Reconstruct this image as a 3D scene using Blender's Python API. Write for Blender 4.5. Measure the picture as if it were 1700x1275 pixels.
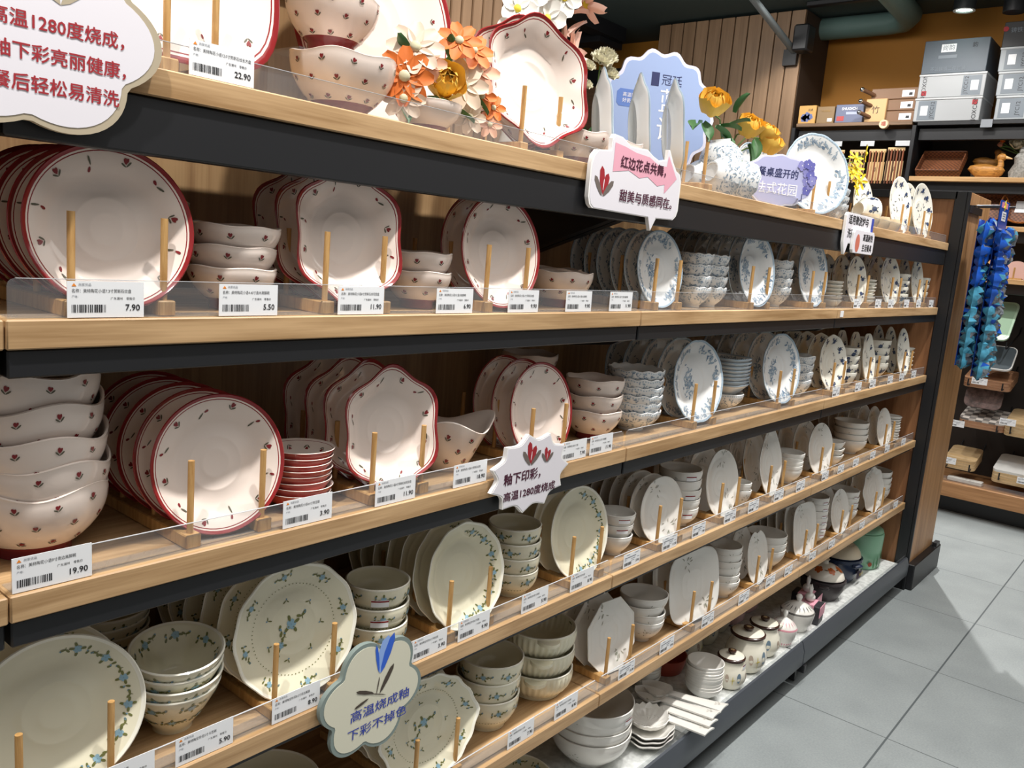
import bpy, math, random
from mathutils import Vector, Matrix, Euler
PI = math.pi; sin, cos = math.sin, math.cos
random.seed(7)
SC = bpy.context.scene; COL = SC.collection
for _o in list(bpy.data.objects): bpy.data.objects.remove(_o)

# ------------------------------------------------------------------ camera
cam = bpy.data.objects.new('camera', bpy.data.cameras.new('camera')); COL.objects.link(cam)
cam.data.sensor_width = 36; cam.data.lens = 1395.67/1700*36; cam.data.clip_start = .02
_r = Vector((0.6431, -0.7612, 0.0836)).normalized(); _f = Vector((0.7622, 0.6262, -0.1642)).normalized()
_u = _r.cross(_f).normalized(); _r = _f.cross(_u).normalized()
cam.matrix_world = Matrix(((_r.x, _u.x, -_f.x, -1.534), (_r.y, _u.y, -_f.y, -.925), (_r.z, _u.z, -_f.z, 1.395), (0, 0, 0, 1)))
SC.camera = cam
# ------------------------------------------------------------------ world, lamps, exposure
W = bpy.data.worlds.new('shop'); SC.world = W; W.use_nodes = True
W.node_tree.nodes['Background'].inputs[0].default_value = (1, .955, .91, 1)
W.node_tree.nodes['Background'].inputs[1].default_value = .26
SC.view_settings.view_transform = 'Standard'; SC.view_settings.look = 'None'
SC.view_settings.gamma = 1; SC.view_settings.use_curve_mapping = False
SC.view_settings.exposure = 0.1
def spot(loc, to, power, ang=70, col=(1, .965, .92), rad=.035, blend=.6):
    l = bpy.data.lights.new('track_or_fill_spot', 'SPOT'); l.energy = power; l.spot_size = math.radians(ang); l.spot_blend = blend
    l.color = col; l.shadow_soft_size = rad
    o = bpy.data.objects.new('track_or_fill_spot', l); COL.objects.link(o); o.location = loc
    o.rotation_euler = (Vector(to)-Vector(loc)).to_track_quat('-Z', 'Y').to_euler()
for _x in (-1.75, -.75, .25, 1.25, 2.2):
    spot((_x, -.47, 2.92), (_x+.05, -.02, .9), 98, 84)
spot((3.93, .474, 2.9), (2.5, -.35, 0), 330, 62, rad=.02)
for _y in (-.5, .5, 1.3):
    spot((3.2, _y, 2.95), (4.1, _y, 1.6), 42, 95)  # added fill spots that brighten the far shelf wall
def panel(loc, sx, sy, power, rot=(0, 0, 0)):
    l = bpy.data.lights.new('added_fill_area', 'AREA'); l.shape = 'RECTANGLE'; l.size = sx; l.size_y = sy; l.energy = power; l.color = (1, .97, .93)
    o = bpy.data.objects.new('added_fill_area', l); COL.objects.link(o); o.location = loc; o.rotation_euler = rot
panel((.6, -1.15, 3.0), 5.5, 1.3, 50)  # added soft fill above the aisle, standing in for general room light
panel((2.5, 1.3, 3.0), .6, 2.5, 24, (0, -1.15, 0))  # added fill aimed at the orange wall and slatted column
# ------------------------------------------------------------------ materials
def lin(h):
    h = h.lstrip('#'); c = [int(h[i:i+2], 16)/255 for i in (0, 2, 4)]
    return tuple(x/12.92 if x <= .04045 else ((x+.055)/1.055)**2.4 for x in c)+(1,)
MATS = {}
def mat(name, col, rough=.5, spec=.5, metal=0, emit=0, trans=0, coat=0, vary=0, scale=40):
    if name in MATS: return MATS[name]
    m = bpy.data.materials.new(name); m.use_nodes = True; nt = m.node_tree; b = nt.nodes['Principled BSDF']
    c = lin(col) if isinstance(col, str) else col
    b.inputs['Base Color'].default_value = c; b.inputs['Roughness'].default_value = rough
    b.inputs['Specular IOR Level'].default_value = spec; b.inputs['Metallic'].default_value = metal
    if coat: b.inputs['Coat Weight'].default_value = coat; b.inputs['Coat Roughness'].default_value = .05
    if trans: b.inputs['Transmission Weight'].default_value = trans
    if emit: b.inputs['Emission Color'].default_value = c; b.inputs['Emission Strength'].default_value = emit
    if vary:
        n = nt.nodes.new('ShaderNodeTexNoise'); n.inputs['Scale'].default_value = scale; n.inputs['Detail'].default_value = 4
        tc = nt.nodes.new('ShaderNodeTexCoord'); nt.links.new(tc.outputs['Object'], n.inputs['Vector'])
        r = nt.nodes.new('ShaderNodeValToRGB'); r.color_ramp.elements[0].position = .3; r.color_ramp.elements[1].position = .7
        r.color_ramp.elements[0].color = tuple(x*(1-vary) for x in c[:3])+(1,); r.color_ramp.elements[1].color = tuple(min(1, x*(1+vary)) for x in c[:3])+(1,)
        nt.links.new(n.outputs['Fac'], r.inputs['Fac']); nt.links.new(r.outputs['Color'], b.inputs['Base Color'])
    MATS[name] = m; return m
def wood(name, c1, c2, axis=0, rough=.45, stretch=14, scale=3.2):
    m = bpy.data.materials.new(name); m.use_nodes = True; nt = m.node_tree; L = nt.links; b = nt.nodes['Principled BSDF']
    g = nt.nodes.new('ShaderNodeNewGeometry'); mp = nt.nodes.new('ShaderNodeMapping')
    s = [scale*stretch]*3; s[axis] = scale; mp.inputs['Scale'].default_value = s
    L.new(g.outputs['Position'], mp.inputs['Vector'])
    n = nt.nodes.new('ShaderNodeTexNoise'); n.inputs['Scale'].default_value = 1.; n.inputs['Detail'].default_value = 6; n.inputs['Distortion'].default_value = .4
    L.new(mp.outputs[0], n.inputs['Vector'])
    mp2 = nt.nodes.new('ShaderNodeMapping'); s2 = [scale*stretch*7]*3; s2[axis] = scale*3; mp2.inputs['Scale'].default_value = s2
    L.new(g.outputs['Position'], mp2.inputs['Vector'])
    n2 = nt.nodes.new('ShaderNodeTexNoise'); n2.inputs['Scale'].default_value = 1.; n2.inputs['Detail'].default_value = 2
    L.new(mp2.outputs[0], n2.inputs['Vector'])
    mx = nt.nodes.new('ShaderNodeMath'); mx.operation = 'MULTIPLY_ADD'; mx.inputs[1].default_value = .35; L.new(n2.outputs['Fac'], mx.inputs[0]); L.new(n.outputs['Fac'], mx.inputs[2])
    r = nt.nodes.new('ShaderNodeValToRGB'); r.color_ramp.elements[0].position = .48; r.color_ramp.elements[1].position = .82
    r.color_ramp.elements[0].color = lin(c2); r.color_ramp.elements[1].color = lin(c1)
    L.new(mx.outputs[0], r.inputs['Fac']); L.new(r.outputs['Color'], b.inputs['Base Color'])
    b.inputs['Roughness'].default_value = rough; MATS[name] = m; return m
OAK = wood('oak_board', '#cba87d', '#a07d54', 0)
OAKV = wood('oak_panel', '#b98d62', '#9a7049', 2, scale=2.2)
BACKW = wood('back_panel_wood', '#a58660', '#846444', 2, scale=2.2)
BAMBOO = wood('bamboo', '#caa066', '#ad814a', 2, stretch=8, scale=20)
SLATW = wood('slat_wood', '#93765a', '#7d6248', 2, scale=1.5)
PLINTHW = wood('plinth_wood', '#b98a5e', '#9c7048', 1)
BLACK = mat('black_metal', '#1c1d20', .42, .5); DGREY = mat('dark_grey_metal', '#4a4f57', .38, .5, .3)
WHITE = mat('white_card', '#eef0f3', .5); INK = mat('ink', '#26262a', .6); GREYINK = mat('grey_ink', '#7e828a', .6)
ORANGEINK = mat('orange_ink', '#e88a2a', .6)
def acrylic():
    m = bpy.data.materials.new('clear_acrylic'); m.use_nodes = True; nt = m.node_tree; nt.nodes.clear(); L = nt.links
    o = nt.nodes.new('ShaderNodeOutputMaterial'); t = nt.nodes.new('ShaderNodeBsdfTransparent'); t.inputs[0].default_value = (.93, .94, .95, 1)
    g = nt.nodes.new('ShaderNodeBsdfGlossy'); g.inputs['Roughness'].default_value = .04
    d = nt.nodes.new('ShaderNodeBsdfDiffuse'); d.inputs[0].default_value = (.8, .82, .85, 1)
    fr = nt.nodes.new('ShaderNodeFresnel'); fr.inputs[0].default_value = 1.4
    ge = nt.nodes.new('ShaderNodeNewGeometry'); mm = nt.nodes.new('ShaderNodeMath'); mm.operation = 'SUBTRACT'; mm.use_clamp = True
    m1 = nt.nodes.new('ShaderNodeMixShader'); m2 = nt.nodes.new('ShaderNodeMixShader'); m2.inputs[0].default_value = .06
    L.new(fr.outputs[0], mm.inputs[0]); L.new(ge.outputs['Backfacing'], mm.inputs[1]); L.new(mm.outputs[0], m1.inputs[0]); L.new(t.outputs[0], m1.inputs[1]); L.new(g.outputs[0], m1.inputs[2])
    L.new(m1.outputs[0], m2.inputs[1]); L.new(d.outputs[0], m2.inputs[2]); L.new(m2.outputs[0], o.inputs[0])
    MATS['clear_acrylic'] = m; return m
ACR = acrylic(); ACRE = mat('acrylic_edge', '#c9ccd0', .2, .6)
def floor_mat():
    m = bpy.data.materials.new('grey_floor_tile'); m.use_nodes = True; nt = m.node_tree; L = nt.links; b = nt.nodes['Principled BSDF']
    g = nt.nodes.new('ShaderNodeNewGeometry'); sp = nt.nodes.new('ShaderNodeSeparateXYZ'); L.new(g.outputs['Position'], sp.inputs[0])
    fs = []
    for k, off, w in ((0, 1.697, .0018), (1, -.369, .003)):
        a = nt.nodes.new('ShaderNodeMath'); a.operation = 'SUBTRACT'; a.inputs[1].default_value = off-.303-6.06; L.new(sp.outputs[k], a.inputs[0])
        md = nt.nodes.new('ShaderNodeMath'); md.operation = 'MODULO'; md.inputs[1].default_value = .606; L.new(a.outputs[0], md.inputs[0])
        s2 = nt.nodes.new('ShaderNodeMath'); s2.operation = 'SUBTRACT'; s2.inputs[1].default_value = .303; L.new(md.outputs[0], s2.inputs[0])
        ab = nt.nodes.new('ShaderNodeMath'); ab.operation = 'ABSOLUTE'; L.new(s2.outputs[0], ab.inputs[0])
        lt = nt.nodes.new('ShaderNodeMath'); lt.operation = 'LESS_THAN'; lt.inputs[1].default_value = w; L.new(ab.outputs[0], lt.inputs[0]); fs.append(lt)
    mx = nt.nodes.new('ShaderNodeMath'); mx.operation = 'MAXIMUM'; L.new(fs[0].outputs[0], mx.inputs[0]); L.new(fs[1].outputs[0], mx.inputs[1])
    n = nt.nodes.new('ShaderNodeTexNoise'); n.inputs['Scale'].default_value = 160; n.inputs['Detail'].default_value = 6
    n2 = nt.nodes.new('ShaderNodeTexNoise'); n2.inputs['Scale'].default_value = 5; n2.inputs['Detail'].default_value = 5
    L.new(g.outputs['Position'], n.inputs['Vector']); L.new(g.outputs['Position'], n2.inputs['Vector'])
    ad = nt.nodes.new('ShaderNodeMath'); ad.operation = 'ADD'; L.new(n.outputs['Fac'], ad.inputs[0]); L.new(n2.outputs['Fac'], ad.inputs[1])
    r = nt.nodes.new('ShaderNodeValToRGB'); r.color_ramp.elements[0].position = .75/2*1.; r.color_ramp.elements[1].position = 1.
    md2 = nt.nodes.new('ShaderNodeMath'); md2.operation = 'MULTIPLY'; md2.inputs[1].default_value = .72; L.new(ad.outputs[0], md2.inputs[0])
    r.color_ramp.elements[0].color = lin('#7c8385'); r.color_ramp.elements[1].color = lin('#969d9e'); L.new(md2.outputs[0], r.inputs['Fac'])
    mc = nt.nodes.new('ShaderNodeMixRGB'); mc.inputs[2].default_value = lin('#50575a'); L.new(mx.outputs[0], mc.inputs[0]); L.new(r.outputs['Color'], mc.inputs[1])
    L.new(mc.outputs[0], b.inputs['Base Color']); b.inputs['Roughness'].default_value = .55
    return m
PORC = dict(rough=.12, spec=.5)
DOTB = mat('pink_white_glaze', '#ebddd3', **PORC); RED = mat('red_glaze', '#8d2a2c', **PORC); FOOTR = mat('dark_red_foot_glaze', '#7c2a30', .2)
SAUC = mat('coral_red_glaze', '#b8473f', **PORC)
BUD = mat('tulip_red', '#82262a', .25); STEM = mat('tulip_leaf_grey_green', '#5c5a4a', .25)
TOB = mat('toile_white_glaze', '#e6e8e8', **PORC); TO1 = mat('toile_slate_blue', '#9cadbc', .2); TO2 = mat('toile_deep_blue', '#7389a0', .2); TO3 = mat('toile_bead_blue', '#a9bccb', .2)
CRB = mat('cream_glaze', '#e9e4cb', **PORC); CFB = mat('flower_pale_blue', '#90b4c6', .25); CLG = mat('leaf_olive', '#727543', .25); CDB = mat('flower_steel_blue', '#6f98b4', .25); CRE = mat('cream_rim_white', '#f3f0e2', .12)
WHB = mat('white_glaze', '#e9e7e1', **PORC); WG = mat('faint_grey_sprig', '#aaa598', .25); WG2 = mat('faint_green_sprig', '#96998a', .25)
DKB = mat('dark_flower_white_glaze', '#e9e7dc', **PORC); DN = mat('navy_flower', '#3c4a6a', .25); DG = mat('charcoal_leaf', '#4f5458', .25)
PINK = mat('pink_print', '#e7a9bb', .5)

# ------------------------------------------------------------------ mesh builder
class MB:
    def __init__(s): s.v = []; s.f = []; s.m = []; s.s = []
    def add(s, vs, fs, m=0, smooth=True):
        b = len(s.v); s.v += [tuple(x) for x in vs]
        for i, q in enumerate(fs):
            s.f.append([b+k for k in q]); s.m.append(m[i] if isinstance(m, (list, tuple)) else m); s.s.append(smooth)
    def box(s, c, d, m=0, bev=0, M=None):
        x, y, z = (k/2 for k in d); b = min(bev, x*.9, y*.9, z*.9); vs = []; fs = []
        if not b:
            vs = [(i*x, j*y, k*z) for i in (-1, 1) for j in (-1, 1) for k in (-1, 1)]
            fs = [(0, 1, 3, 2), (4, 6, 7, 5), (0, 4, 5, 1), (2, 3, 7, 6), (0, 2, 6, 4), (1, 5, 7, 3)]
        else:
            idx = {}
            for i in (-1, 1):
                for j in (-1, 1):
                    for k in (-1, 1):
                        for a in range(3):
                            p = [i*(x-b), j*(y-b), k*(z-b)]; p[a] = (i*x, j*y, k*z)[a]
                            idx[i, j, k, a] = len(vs); vs.append(tuple(p))
            for a in range(3):
                o = [t for t in range(3) if t != a]
                for sg in (-1, 1):
                    q = []
                    for e, g in ((-1, -1), (1, -1), (1, 1), (-1, 1)):
                        k = [0]*3; k[a] = sg; k[o[0]] = e; k[o[1]] = g; q.append(idx[k[0], k[1], k[2], a])
                    if (sg > 0) ^ (a == 1): pass
                    else: q.reverse()
                    fs.append(q)
                for e in (-1, 1):
                    for g in (-1, 1):
                        k1 = [0]*3; k1[o[0]] = e; k1[o[1]] = g; k2 = list(k1); k1[a] = -1; k2[a] = 1
                        fs.append([idx[(*k1, o[0])], idx[(*k2, o[0])], idx[(*k2, o[1])], idx[(*k1, o[1])]])
            for i in (-1, 1):
                for j in (-1, 1):
                    for k in (-1, 1): fs.append([idx[i, j, k, a] for a in range(3)])
        vs = [Vector(p)+Vector(c) for p in vs]
        if M: vs = [M @ p for p in vs]
        s.add(vs, fs, m, False); return s
    def prism(s, poly, z0, z1, m=0, mside=None, M=None, smooth=False):
        n = len(poly); vs = [Vector((x, y, z0)) for x, y in poly]+[Vector((x, y, z1)) for x, y in poly]
        if M: vs = [M @ p for p in vs]
        fs = [list(range(n))[::-1], list(range(n, 2*n))]+[[i, (i+1) % n, n+(i+1) % n, n+i] for i in range(n)]
        s.add(vs, fs[:2], m, False); s.add(vs, fs[2:], m if mside is None else mside, smooth); return s
    def poly(s, pts, m=0): s.add(pts, [list(range(len(pts)))], m, False); return s
    def tube(s, pts, r, n=8, m=0, caps=True):
        pts = [Vector(p) for p in pts]; vs = []; N = len(pts); rr = r if isinstance(r, (list, tuple)) else [r]*N
        up = None
        for i, p in enumerate(pts):
            t = (pts[min(i+1, N-1)]-pts[max(i-1, 0)]).normalized()
            if up is None: up = Vector((0, 0, 1)) if abs(t.z) < .9 else Vector((1, 0, 0))
            a = t.cross(up).normalized(); b = a.cross(t).normalized(); up = b
            for k in range(n): vs.append(p+(a*cos(2*PI*k/n)+b*sin(2*PI*k/n))*rr[i])
        fs = [[i*n+k, i*n+(k+1) % n, (i+1)*n+(k+1) % n, (i+1)*n+k] for i in range(N-1) for k in range(n)]
        s.add(vs, fs, m, True)
        if caps: s.add(vs[:n], [list(range(n))], m, False); s.add(vs[-n:], [list(range(n))], m, False)
        return s
    def lathe(s, prof, n=48, warp=None, M=None):
        warp = warp or (lambda r, z, t: (r*cos(t), r*sin(t), z)); rings = []; vs = []; fs = []; ms = []
        for r, z, _ in prof:
            if r < 1e-6: rings.append([len(vs)]); vs.append(warp(0, z, 0))
            else:
                rings.append(list(range(len(vs), len(vs)+n))); vs += [warp(r, z, 2*PI*k/n) for k in range(n)]
        for i in range(len(prof)-1):
            a, b = rings[i], rings[i+1]; m = prof[i][2]
            for k in range(n):
                k2 = (k+1) % n
                q = [a[k % len(a)], a[k2 % len(a)], b[k2 % len(b)], b[k % len(b)]]
                q = [x for j, x in enumerate(q) if x not in q[:j]]
                if len(q) > 2: fs.append(q); ms.append(m)
        if M: vs = [M @ Vector(p) for p in vs]
        s.add(vs, fs, ms, True); return s
    def sphere(s, c, r, m=0, n=12, sc=(1, 1, 1)):
        prof = [(r*sin(PI*i/(n//2+1)), -r*cos(PI*i/(n//2+1)), m) for i in range(n//2+2)]
        prof[0] = (0, -r, m); prof[-1] = (0, r, m)
        s.lathe(prof, n, lambda R, z, t: (c[0]+R*cos(t)*sc[0], c[1]+R*sin(t)*sc[1], c[2]+z*sc[2])); return s
    def mesh(s, name, mats, xf=None, sharp=40):
        me = bpy.data.meshes.new(name)
        v = [xf @ Vector(p) for p in s.v] if xf else s.v
        me.from_pydata(v, [], s.f)
        for m in mats: me.materials.append(m)
        me.polygons.foreach_set('material_index', s.m); me.polygons.foreach_set('use_smooth', s.s); me.update()
        if sharp:
            try: me.set_sharp_from_angle(angle=math.radians(sharp))
            except Exception: pass
        return me
    def build(s, name, mats, parent=None, loc=(0, 0, 0), rot=(0, 0, 0), sharp=40):
        return obj(name, s.mesh(name, mats if isinstance(mats, (list, tuple)) else [mats], None, sharp), parent, loc, rot)
def obj(name, me, parent=None, loc=(0, 0, 0), rot=(0, 0, 0)):
    o = bpy.data.objects.new(name, me); COL.objects.link(o); o.location = loc; o.rotation_euler = rot
    if parent: o.parent = parent
    return o
LABELS = {}
def tag(o, label, cat, group=None):
    LABELS[label] = LABELS.get(label, 0)+1
    if group: o['group'] = group
    o['label'] = label; o['category'] = cat; return o
def thing(name, label, cat, loc=(0, 0, 0), rot=(0, 0, 0), group=None):
    return tag(obj(name, None, None, loc, rot), label, cat, group)
def struct(o): o['kind'] = 'structure'; return o
TXT = {}
def textmesh(body, size, m, align='CENTER', bold=0, shear=0, sx=1):
    k = (body, size, m.name, align, bold, shear, sx)
    if k in TXT: return TXT[k]
    cu = bpy.data.curves.new('lettering', 'FONT'); cu.body = body; cu.size = size; cu.align_x = align; cu.align_y = 'CENTER'
    cu.resolution_u = 2; cu.shear = shear; cu.space_line = 1.2
    t = bpy.data.objects.new('lettering', cu); COL.objects.link(t)
    dg = bpy.context.evaluated_depsgraph_get(); me = bpy.data.meshes.new_from_object(t.evaluated_get(dg))
    bpy.data.objects.remove(t)
    if bold:
        vs = [v.co.copy() for v in me.vertices]; fs = [list(p.vertices) for p in me.polygons]; n = len(vs); V = []; F = []
        for j, (dx, dy) in enumerate(((-1, 0), (1, 0), (0, .8), (0, -.8))):
            V += [(v.x+dx*bold, v.y+dy*bold, j*.00002) for v in vs]; F += [[j*n+i for i in f] for f in fs]
        me = bpy.data.meshes.new('lettering'); me.from_pydata(V, [], F)
    me.materials.clear(); me.materials.append(m)
    if sx != 1:
        for v in me.vertices: v.co.x *= sx
    TXT[k] = me; return me
FRONT = (PI/2, 0, 0)          # local xy becomes the world xz plane facing the aisle
def text(body, size, m, parent, loc, rot=FRONT, name='lettering', **k): return obj(name, textmesh(body, size, m, **k), parent, loc, rot)
ORD = ['front', 'second', 'third', 'fourth', 'fifth', 'sixth', 'seventh', 'eighth', 'ninth', 'tenth', 'eleventh', 'twelfth', 'thirteenth']

# ------------------------------------------------------------------ pattern shapes (2-D polygons, unit size)
def tear(cx, cy, L, w, a, n=8):
    ca, sa = cos(a), sin(a); o = []
    for i in range(n):
        t = 2*PI*i/n; x = L/2*(1-cos(t)); y = w/2*sin(t)*(.6+.4*(x/L))
        o.append((cx+x*ca-y*sa, cy+x*sa+y*ca))
    return o
def fpetal(r, a):
    o = []; ca, sa = cos(a), sin(a)
    for x, y in ((.1, -.1), (.45, -.42), (.85, -.40), (1.05, 0), (.85, .40), (.45, .42), (.1, .1)): o.append(((x*ca-y*sa)*r, (x*sa+y*ca)*r))
    return o
def rotp(polys, a, sc=1, dx=0, dy=0):
    ca, sa = cos(a), sin(a)
    return [(m, [((x*ca-y*sa)*sc+dx, (x*sa+y*ca)*sc+dy) for x, y in p]) for m, p in polys]
def flower(m, r, c=None, n=5, a0=.3):
    o = [(m, fpetal(r, a0+2*PI*i/n)) for i in range(n)]
    if c is not None: o.append((c, tear(-r*.15, 0, r*.3, r*.3, 0, 5)))
    return o
TULIP = [(2, tear(.02, .12, .62, .42, 1.75)), (2, tear(.06, .2, .5, .3, 1.2)), (3, tear(0, -.12, .62, .2, 2.35)), (3, tear(0, -.12, .66, .22, .72))]
SPRIG1 = [(3, tear(0, 0, .9, .25, .4)), (2, tear(-.1, .05, .55, .35, 3.0))]
def cream_sprig(rnd):
    o = rotp(flower(2, .46, 4), rnd.random()*6)
    for k in range(4): o.append((3, tear(.25*cos(k*1.7), .25*sin(k*1.7), .62, .36, k*1.7+rnd.uniform(-.3, .3))))
    o += rotp([(3, tear(0, 0, .6, .34, .5)), (3, tear(0, 0, .55, .32, 2.6)), (3, tear(0, -.3, .5, .12, 1.5)), (4, tear(.3, .1, .35, .3, 1))], 0, 1, 1.15, rnd.uniform(-.2, .2))
    o += rotp([(4, tear(0, 0, .3, .25, 2)), (3, tear(0, 0, .55, .32, 4.2)), (3, tear(-.2, .1, .5, .3, 1.0))], 0, 1, -1.0, rnd.uniform(-.25, .25))
    return o
def navy_sprig(rnd):
    o = rotp(flower(2, .5, 3, 6), rnd.random()*6)+rotp(flower(2, .3, None, 5), 1, 1, .75, .35)
    for k in range(4): a = rnd.random()*6.28; o.append((3, tear(.45*cos(a), .45*sin(a), .5, .25, a)))
    return o
def grey_sprig(rnd):
    o = []
    for k in range(9): a = rnd.uniform(0, 6.28); d = rnd.uniform(.1, 1.); o.append((2+(k % 2), tear(d*cos(a), d*sin(a), .5, .16, a+rnd.uniform(-.6, .6))))
    return o

# ------------------------------------------------------------------ plates: built lying face up, then stood on edge facing the aisle
def interp(tab, x):
    for (a, ya), (b, yb) in zip(tab, tab[1:]):
        if a <= x <= b: return ya+(yb-ya)*(x-a)/max(b-a, 1e-9)
    return tab[0][1] if x < tab[0][0] else tab[-1][1]
OUTL = {
 'round': lambda t: 1, 'petal': lambda t: 1+.062*cos(6*(t-PI/2)), 'scallop': lambda t: 1+.018*abs(cos(7*t)), 'wavy': lambda t: 1+.011*cos(12*t),
 'hexa': lambda t: 1+.035*cos(6*t), 'octa': lambda t: .93/max(abs(cos(((t+PI/8) % (PI/4))-PI/8)), .1),
 'square': lambda t: 1.0/(abs(cos(t))**3.6+abs(sin(t))**3.6)**(1/3.6), 'gourd': lambda t: (.80+.22*abs(sin(t))**1.5+.05*cos(4*t))*(1+.10*max(0, sin(t))**14),
 'leaf': lambda t: .86+.14*abs(sin(t))-.12*math.exp(-((t-PI/2)/.16)**2), 'shield': lambda t: 1+.05*cos(8*t), 'handled': lambda t: 1+.02*cos(14*t)+.10*math.exp(-((math.remainder(t, 2*PI))/.28)**2)+.10*math.exp(-((math.remainder(t-PI, 2*PI))/.28)**2),
}
PLATE = {}
def plate_mesh(fam, a, b, shape, depth=.02, n=64, deco=None, seed=1):
    key = (fam, round(a, 3), round(b, 3), shape, deco, seed)
    if key in PLATE: return PLATE[key]
    R = b; asp = a/b; ol = OUTL[shape]; h = depth; rnd = random.Random(seed)
    sw = .45 if shape in ('petal', 'scallop', 'wavy', 'round', 'hexa', 'handled') else .0
    def warp(r, z, t):
        k = ol(t); w = max(0, (r/R-sw)/(1-sw)) if sw else min(1, r/R*3)
        q = r*(1+(k-1)*w); return (q*cos(t)*asp, q*sin(t), z)
    red = 1 if fam == 'dots' else 0; e = 1 if fam == 'dots' else (4 if fam == 'toile' else (5 if fam == 'cream' else 0))
    T = .0042
    top = [(R*.0001, .0045+T*.2), (R*.55, .0045), (R*.62, .006), (R*.70, h*.42), (R*.80, h*.66), (R*.90, h*.86), (R*.925, h*.9), (R*.945, h*.93), (R*.985, h+.001), (R, h)]
    prof = [(0, .0015, 0), (R*.5, .0015, 0), (R*.52, 0, 0), (R*.56, 0, 0), (R*.575, .002, 0), (R*.71, h*.42-T, 0), (R*.9, h*.86-T, red), (R*.985, h-T*.7, e), (R, h, e), (R*.985, h+.001, e),
            (R*.945, h*.93, 0), (R*.925, h*.9, red), (R*.912, h*.88, 0), (R*.80, h*.66, 0), (R*.70, h*.42, 0), (R*.62, .006, 0), (R*.55, .0045, 0), (R*.40, .0047, 0), (R*.385, .0052, 0), (R*.37, .0048, 0), (R*.22, .0048, 0), (R*.20, .0054, 0), (R*.18, .005, 0), (0, .0045+T*.2, 0)]
    mb = MB(); mb.lathe(prof, n, warp)
    def st(polys, rho, th, sc, rot, off=.0007):
        for m, p in rotp(polys, rot, sc, rho*cos(th), rho*sin(th)):
            vs = []
            for x, y in p:
                q = min(math.hypot(x, y), R*.99); t = math.atan2(y, x); vs.append(warp(q, interp(top, q)+off, t))
            mb.poly(vs, m)
    if fam == 'dots':
        for k in range(12):
            t = 2*PI*k/12+.25; kind = TULIP if k % 2 == 0 else SPRIG1
            st(kind, R*(.80 if k % 3 else .76), t, .0115, rnd.uniform(0, 6.28) if k % 2 else t-PI/2+rnd.uniform(-.8, .8))
    elif fam == 'toile':
        for k in range(250):
            t = rnd.uniform(0, 6.28)
            if sin(t*3+seed) < -.8: continue
            q = R*(.80+.11*rnd.uniform(-1, 1)*abs(rnd.uniform(.3, 1))); L = rnd.uniform(.006, .013)*(R/.1)
            st([(2+(k % 4 == 0), tear(-.4, 0, 1, rnd.uniform(.35, .65), 0, 6))], q, t, L, rnd.uniform(0, 6.28))
        for k in range(64):
            x = rnd.gauss(-.22, .10)*R; y = rnd.gauss(-.02, .17)*R
            st([(2+(k % 3 == 0), tear(-.4, 0, 1, rnd.uniform(.35, .6), 0, 6))], math.hypot(x, y), math.atan2(y, x), rnd.uniform(.007, .014)*(R/.1), rnd.uniform(0, 6.28))
        for k in range(64): st([(4, tear(-.5, 0, 1, .9, 0, 5))], R*.955, 2*PI*k/64, .0036, 0)
    elif fam == 'cream':
        if deco == 'full':
            for k in range(8): t = 2*PI*k/8+.2; st(cream_sprig(rnd), R*.82, t, R*.10, t+PI/2)
            for k in range(7): t = 2*PI*k/7; st([(3, tear(0, 0, 1, .35, .3)), (3, tear(0, 0, .8, .3, 2)), (4, tear(0, 0, .4, .4, 4))], R*.45, t, R*.07, rnd.uniform(0, 6.28))
            st(cream_sprig(rnd), R*.08, 2, R*.17, .3); st(cream_sprig(rnd), R*.3, 3.9, R*.12, 1)
        else:
            for k in range(7):
                t = -1.5+k*.46; st(cream_sprig(rnd), R*.80, t, R*.115, t+PI/2+rnd.uniform(-.2, .2))
        for k in range(72 if deco == 'full' else 0): st([(3, tear(-.5, 0, 1, .9, 0, 5))], R*.665, 2*PI*k/72, .0022, 0)
    elif fam == 'navy':
        for k in range(9): t = 2*PI*k/9+rnd.uniform(-.15, .15); st(navy_sprig(rnd), R*.78, t, R*rnd.uniform(.12, .17), rnd.uniform(0, 6.28))
        for k in range(9): t = rnd.uniform(0, 6.28); st([(3, tear(0, 0, 1, .5, 0)), (2, tear(0, 0, .6, .5, 2))], R*rnd.uniform(.15, .6), t, R*.1, rnd.uniform(0, 6.28))
    elif fam == 'white':
        for t in ((1.9, 5.4) if seed % 2 else (1.4, -.9)): st(grey_sprig(rnd), R*.68, t, R*.24, t)
    ymin = min(v[1] for v in mb.v)
    me = mb.mesh('plate', FAMS[fam], Matrix.Translation((0, -ymin, -.002)), 60); PLATE[key] = me; return me
FAMS = {'dots': [DOTB, RED, BUD, STEM], 'toile': [TOB, TOB, TO1, TO2, TO3], 'cream': [CRB, CRB, CFB, CLG, CDB, CRE], 'navy': [DKB, DKB, DN, DG], 'white': [WHB, WHB, WG, WG2]}

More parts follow.
